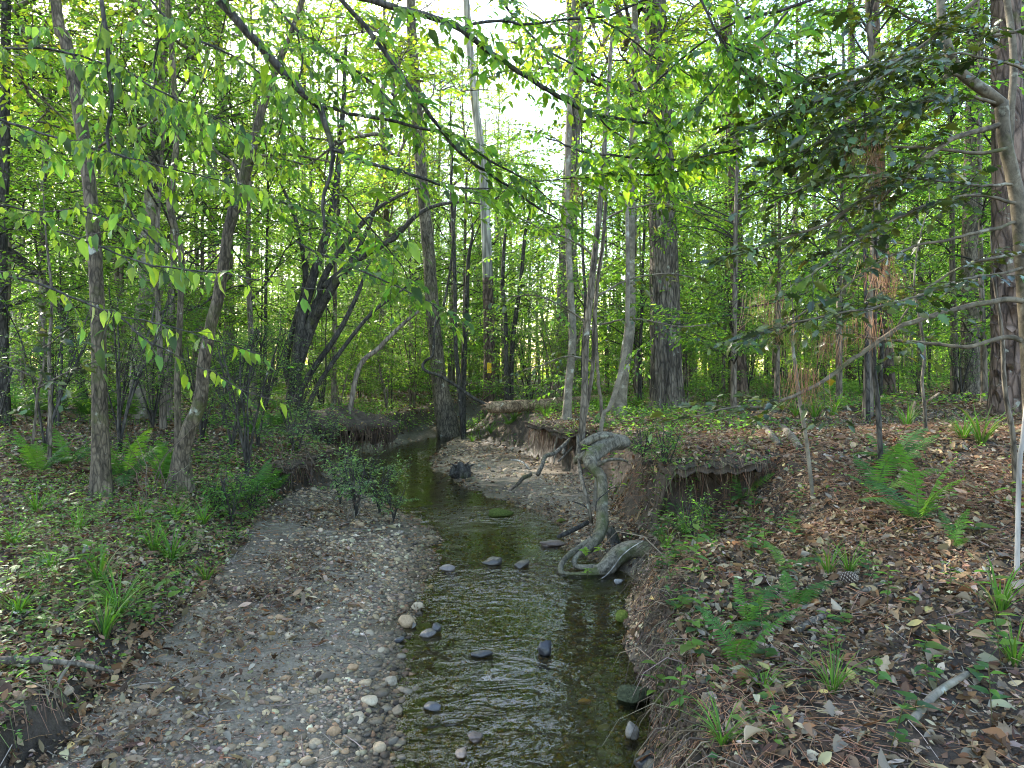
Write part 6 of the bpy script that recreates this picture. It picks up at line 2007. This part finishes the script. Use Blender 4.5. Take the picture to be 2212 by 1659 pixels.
def sod_lip(E, d, label, over=.22, thick=.1, drop=.05, inn=.25, leaves=520):
    """Turf hanging out over an undercut: E the bank's edge (n x 2), d the way out over the hollow."""
    n = len(E)
    env = np.sin(np.linspace(0, np.pi, n)) ** .5
    b_ = Buf()
    m = 12
    t = np.linspace(0, 1, m)
    rows = []
    jit = over * env * np.clip(.75 + 1.1 * fbm(E[:, 1] * 4.1 + E[:, 0] * 3.7, 3.0, 0, 4, 95), .15, 1.5)
    back = E - d * (inn * .6)
    for f in t:
        q = E - d * inn + d * ((inn + jit) * f)[:, None]
        zz = ground_z(q[:, 0], q[:, 1]) if f < .35 else ground_z(back[:, 0], back[:, 1])
        zz = zz + .015 + .03 * fbm(q[:, 0] * 6, q[:, 1] * 6, 0, 2, 96) - (drop + .1 * np.abs(fbm(q[:, 0] * 5, q[:, 1] * 5, 0, 2, 98))) * f ** 2.0
        rows.append(np.column_stack([q, zz]))
    top = np.stack(rows, 1)
    bot = top.copy()
    bot[:, :, 2] -= thick * (.5 + .8 * np.abs(fbm(top[..., 0] * 7, top[..., 1] * 7, 0, 2, 97))) * (1 - .55 * t)[None, :]
    v = np.concatenate([top.reshape(-1, 3), bot.reshape(-1, 3)])
    i = (np.arange(n - 1)[:, None] * m + np.arange(m - 1)[None, :]).reshape(-1)
    q1 = np.stack([i, i + 1, i + m + 1, i + m], 1)
    o_ = n * m
    e = np.arange(n - 1) * m + m - 1
    q2 = np.stack([e, e + m, e + m + o_, e + o_], 1)
    b_.add(v, None, np.vstack([q1, q1[:, ::-1] + o_, q2]), (0, 0, 0))
    link('overhanging_bank', b_.mesh('overhanging_bank', ground.data.materials[0]), ground)
    Lt = np.linalg.norm(np.diff(E, axis=0), axis=1).sum()
    k = int(Lt * 260)
    yi = r.integers(0, n, k)
    ff = r.uniform(.3, 1.0, k)
    st = top[yi, np.clip((ff * (m - 1)).astype(int), 0, m - 1)] - np.array([0, 0, .03])
    st[:, :2] += r.normal(0, .015, (k, 2))
    ln = r.uniform(.12, .6, k)[:, None] * np.clip(st[:, 2:3] / .8, .2, 1)
    dd = np.column_stack([d[yi], np.zeros(k)])
    sw = r.normal(0, .22, (k, 3)) * np.array([1, 1, 0]) + dd * .1
    D = np.array([0, 0, -1.0])
    pp = np.stack([st, st + (D * .35 + sw * .5) * ln, st + (D * .7 + sw * .7 + r.normal(0, .06, (k, 3))) * ln, st + (D + sw * .6 + r.normal(0, .1, (k, 3))) * ln], 1)
    rb = Buf()
    tubes(rb, pp, r.uniform(.0012, .004, k), .0007, 4, palette(r, k, [(.06, .04, .028), (.1, .07, .048), (.04, .028, .02), (.13, .07, .04)]))
    link('hanging_roots', rb.mesh('hanging_roots', M['root']), ground, kind='stuff', label=label)
    k = int(Lt * leaves)
    yi = r.integers(0, n, k)
    mi = r.integers(0, m - 1, k)
    ps = top[yi, mi] + r.normal(0, .012, (k, 3)) + np.array([0, 0, .012])
    X, Y, Z = rand_axes(k, r, .35)
    lbuf = Buf()
    for a_ in range(3):
        s_ = slice(a_, None, 3)
        sh = lit_small[a_]
        stamp(lbuf, sh[0], sh[1], ps[s_], X[s_], Y[s_], Z[s_], r.uniform(.03, .06, len(ps[s_])), palette(r, len(ps[s_]), DEAD, DEAD_W, .2))
    k2 = k // 3
    yi = r.integers(0, n, k2)
    ps = top[yi, r.integers(2, m, k2)] + r.normal(0, .02, (k2, 3)) + np.array([0, 0, .02])
    X, Y, Z = rand_axes(k2, r, .5)
    kf_ = int(Lt * 150)                                   # needles and dry grass hanging over the edge
    yi = r.integers(0, n, kf_)
    st = top[yi, r.integers(m - 3, m, kf_)] + r.normal(0, .02, (kf_, 3)) + np.array([0, 0, .015])
    dd = np.column_stack([d[yi], np.zeros(kf_)])
    ln = r.uniform(.05, .17, kf_)[:, None]
    sw = r.normal(0, .35, (kf_, 3))
    pp = np.stack([st - dd * ln * .5, st + dd * .02 + sw * ln * .2, st + dd * ln * .35 + np.array([0, 0, -.8]) * ln + sw * ln * .5], 1)
    fbuf = Buf()
    tubes(fbuf, pp, .0016, .0008, 3, palette(r, kf_, [(.2, .12, .07), (.26, .19, .12), (.1, .14, .04), (.14, .08, .05)]))
    link('lip_fringe', fbuf.mesh('lip_fringe', M['needle']), ground, kind='stuff')
    link('lip_leaves', lbuf.mesh('lip_leaves', M['litter'], smooth=False), ground, kind='stuff')
    gbuf = Buf()
    stamp(gbuf, LEAF_D[0], LEAF_D[1], ps, X, Y, Z, r.uniform(.02, .05, k2), palette(r, k2, HERB, None, .2))
    link('lip_herbs', gbuf.mesh('lip_herbs', M['leaf'], smooth=False), ground, kind='stuff')


xe = np.linspace(.98, 2.15, 60)
sod_lip(np.stack([xe, 5.86 + .12 * fbm(xe * 3, 1.0, 0, 2, 55)], 1), np.tile(np.array([0, -1.0]), (60, 1)), 'fine roots hanging in the dark recess beside the snaking root', .36, .17, .05, .3)
sod_lip(*side_edge(5.95, 6.7, 1, 40), 'fine roots behind the snaking root', .15, .1)
sod_lip(*side_edge(9.2, 11.7, 1, 60), 'fine roots hanging under the bank tree', .5, .18)
sod_lip(*side_edge(7.6, 9.7, -1, 60), 'fine roots hanging from the low bank point', .35, .16)
sod_lip(*side_edge(2.4, 3.5, -1, 40), 'fine roots at the cut face of the low bank', .12, .08)
sod_lip(*side_edge(2.2, 5.2, 1, 90), 'fine roots along the near bank lip', .1, .07)

# the dark root mound at the bend
mo = np.array([-2.95, 11.9, .30])
mound = thing('root_mound', 'dark overhanging mound of earth and roots above the far pool', 'mound', mo)
v, t = ico(4)
keepf = []
vv = v * np.array([.95, .8, .52]) * (1 + .22 * fbm(v[:, 0] * 2.3, v[:, 1] * 2.3, v[:, 2] * 2.3, 3, 19))[:, None]
inside = vv * np.array([.72, .72, .66]) - np.array([0, .12, .05])
ct = v[t].mean(1)
shell = ct[:, 2] > -.12
hole = (ct[:, 1] < -.15) & (ct[:, 2] < .38) & (np.abs(ct[:, 0] - .15) < .75)
kf = t[shell & ~hole]
bb = Buf()
bb.add(vv + np.array([0, 0, .12]), kf, None, (0, 0, 0))
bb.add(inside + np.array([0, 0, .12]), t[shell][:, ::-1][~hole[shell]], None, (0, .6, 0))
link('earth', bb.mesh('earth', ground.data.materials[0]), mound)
k = 420
a_ = r.uniform(-2.6, -.4, k)
st = np.stack([.9 * np.cos(a_) + .05, .72 * np.sin(a_), .3 + r.uniform(-.08, .12, k)], 1)
ln = r.uniform(.1, .45, k)[:, None]
sw = r.normal(0, .2, (k, 3)) * np.array([1, 1, 0])
pp = np.stack([st, st + (np.array([0, 0, -.5]) + sw * .5) * ln, st + (np.array([0, 0, -1.0]) + sw) * ln], 1)
rb = Buf()
tubes(rb, pp, .006, .002, 4, palette(r, k, [(.06, .04, .028), (.1, .07, .048), (.04, .028, .02)]))
link('hanging_roots', rb.mesh('hanging_roots', M['root']), mound, kind='stuff')
k = 700
d3 = norm(np.column_stack([r.normal(0, 1, (k, 2)), np.abs(r.normal(0, 1, k)) + .25]))
ps = d3 * np.array([.97, .82, .54]) * r.uniform(.98, 1.12, (k, 1)) + np.array([0, 0, .12])
X, Y, Z = rand_axes(k, r, .5)
gbuf = Buf()
stamp(gbuf, LEAF_D[0], LEAF_D[1], ps, X, Y, Z, r.uniform(.03, .07, k), palette(r, k, HERB + [(.2, .15, .1), (.14, .1, .07)], None, .2))
link('cover', gbuf.mesh('cover', M['leaf'], smooth=False), mound, kind='stuff')

# stems of dead brush on the near bank point
for i, (px_, py_, h_, n_, lb_) in enumerate([(340, 1080, .9, 9, 'brown leafless brush stems by the crooked mossy trunk'), (620, 1050, .7, 10, 'tangle of dead brush on the undercut bank point'), (660, 1040, .8, 9, 'dead brush stems at the tip of the bank point'), (760, 1120, .4, 12, 'dead twigs standing in the water edge bushes'), (1560, 920, .5, 7, 'dead brush by the bank top litter'), (1480, 900, .6, 6, 'thin dead stems at the foot of the big furrowed tree'), (1330, 960, .5, 6, 'thin dead stems above the root knuckle')]):
    x, y = at_px(px_, py_)
    o = thing('dead_brush', lb_, 'brush', (x, y, gz(x, y)))
    for j in range(n_):
        a = r.uniform(0, 6.28)
        d = np.array([math.cos(a), math.sin(a), 0]) * r.uniform(.1, .6)
        hh_ = h_ * r.uniform(.5, 1.2)
        t = np.linspace(0, 1, 9)[:, None]
        pth = np.array([r.normal(0, .05), r.normal(0, .05), -.03]) + d * hh_ * t ** 1.4 + np.array([0, 0, 1.0]) * hh_ * (t - .25 * t ** 2) + np.cumsum(r.normal(0, .012, (9, 3)), 0)
        bb = Buf()
        tube(bb, pth, np.linspace(.005, .0015, 9), 5, .1, 20, j, col=palette(r, 1, [(.12, .085, .06), (.09, .07, .055), (.17, .14, .11)])[0])
        link('stem', bb.mesh('stem', M['twig']), o)

# crumbling soil, root ends and moss on the cut face of the near bank
r = R(1700)
cb, rb, mb = Buf(), Buf(), Buf()
n = 2600
y = r.uniform(2.0, 5.7, n)
L = lines(y)
x = L[3] + L[7] * r.uniform(-.15, .95, n)
z = ground_z(x, y)
sz = np.exp(r.normal(math.log(.011), .5, n))
X, Y, Z = rand_axes(n, r, .6)
col = palette(r, n, [(.05, .036, .025), (.075, .055, .038), (.1, .078, .056), (.035, .026, .019)])
kk = r.integers(0, 8, n)
for i in range(8):
    q = kk == i
    stamp(cb, shapes1[i][0], shapes1[i][1], np.stack([x, y, z], 1)[q], X[q], Y[q], Z[q], sz[q], col[q])
link('soil_crumbs', cb.mesh('soil_crumbs', M['root']), ground, kind='stuff')
n = 420
y = r.uniform(2.0, 5.8, n)
L = lines(y)
x = L[3] + L[7] * r.uniform(.3, .95, n)
st = np.stack([x, y, ground_z(x, y)], 1)
ln = r.uniform(.06, .28, n)[:, None]
sw = r.normal(0, .5, (n, 3))
sw[:, 0] -= .45
pp = np.stack([st, st + (sw * .4 + np.array([0, 0, .05])) * ln, st + (sw * .8 + np.array([0, 0, -.35])) * ln, st + (sw + np.array([0, 0, -.9])) * ln], 1)
tubes(rb, pp, r.uniform(.0012, .0045, n), .0008, 4, palette(r, n, [(.1, .075, .05), (.16, .125, .09), (.06, .045, .032)]))
link('root_ends', rb.mesh('root_ends', M['root']), ground, kind='stuff')
for cy_, n in ((2.75, 260), (3.25, 320), (4.05, 300), (4.7, 260), (5.2, 260), (2.3, 200)):
    y = cy_ + r.normal(0, .09, n)
    L = lines(y)
    x = L[3] + L[7] * np.clip(r.normal(.3, .2, n), -.1, .9)
    X, Y, Z = rand_axes(n, r, 1.2)
    stamp(mb, LEAF_D[0], LEAF_D[1], np.stack([x, y, ground_z(x, y) + .004], 1), X, Y, Z, r.uniform(.008, .02, n), palette(r, n, [(.06, .075, .016), (.085, .095, .02), (.045, .06, .016)]))
link('bank_moss', mb.mesh('bank_moss', M['moss'], smooth=False), ground, kind='stuff')
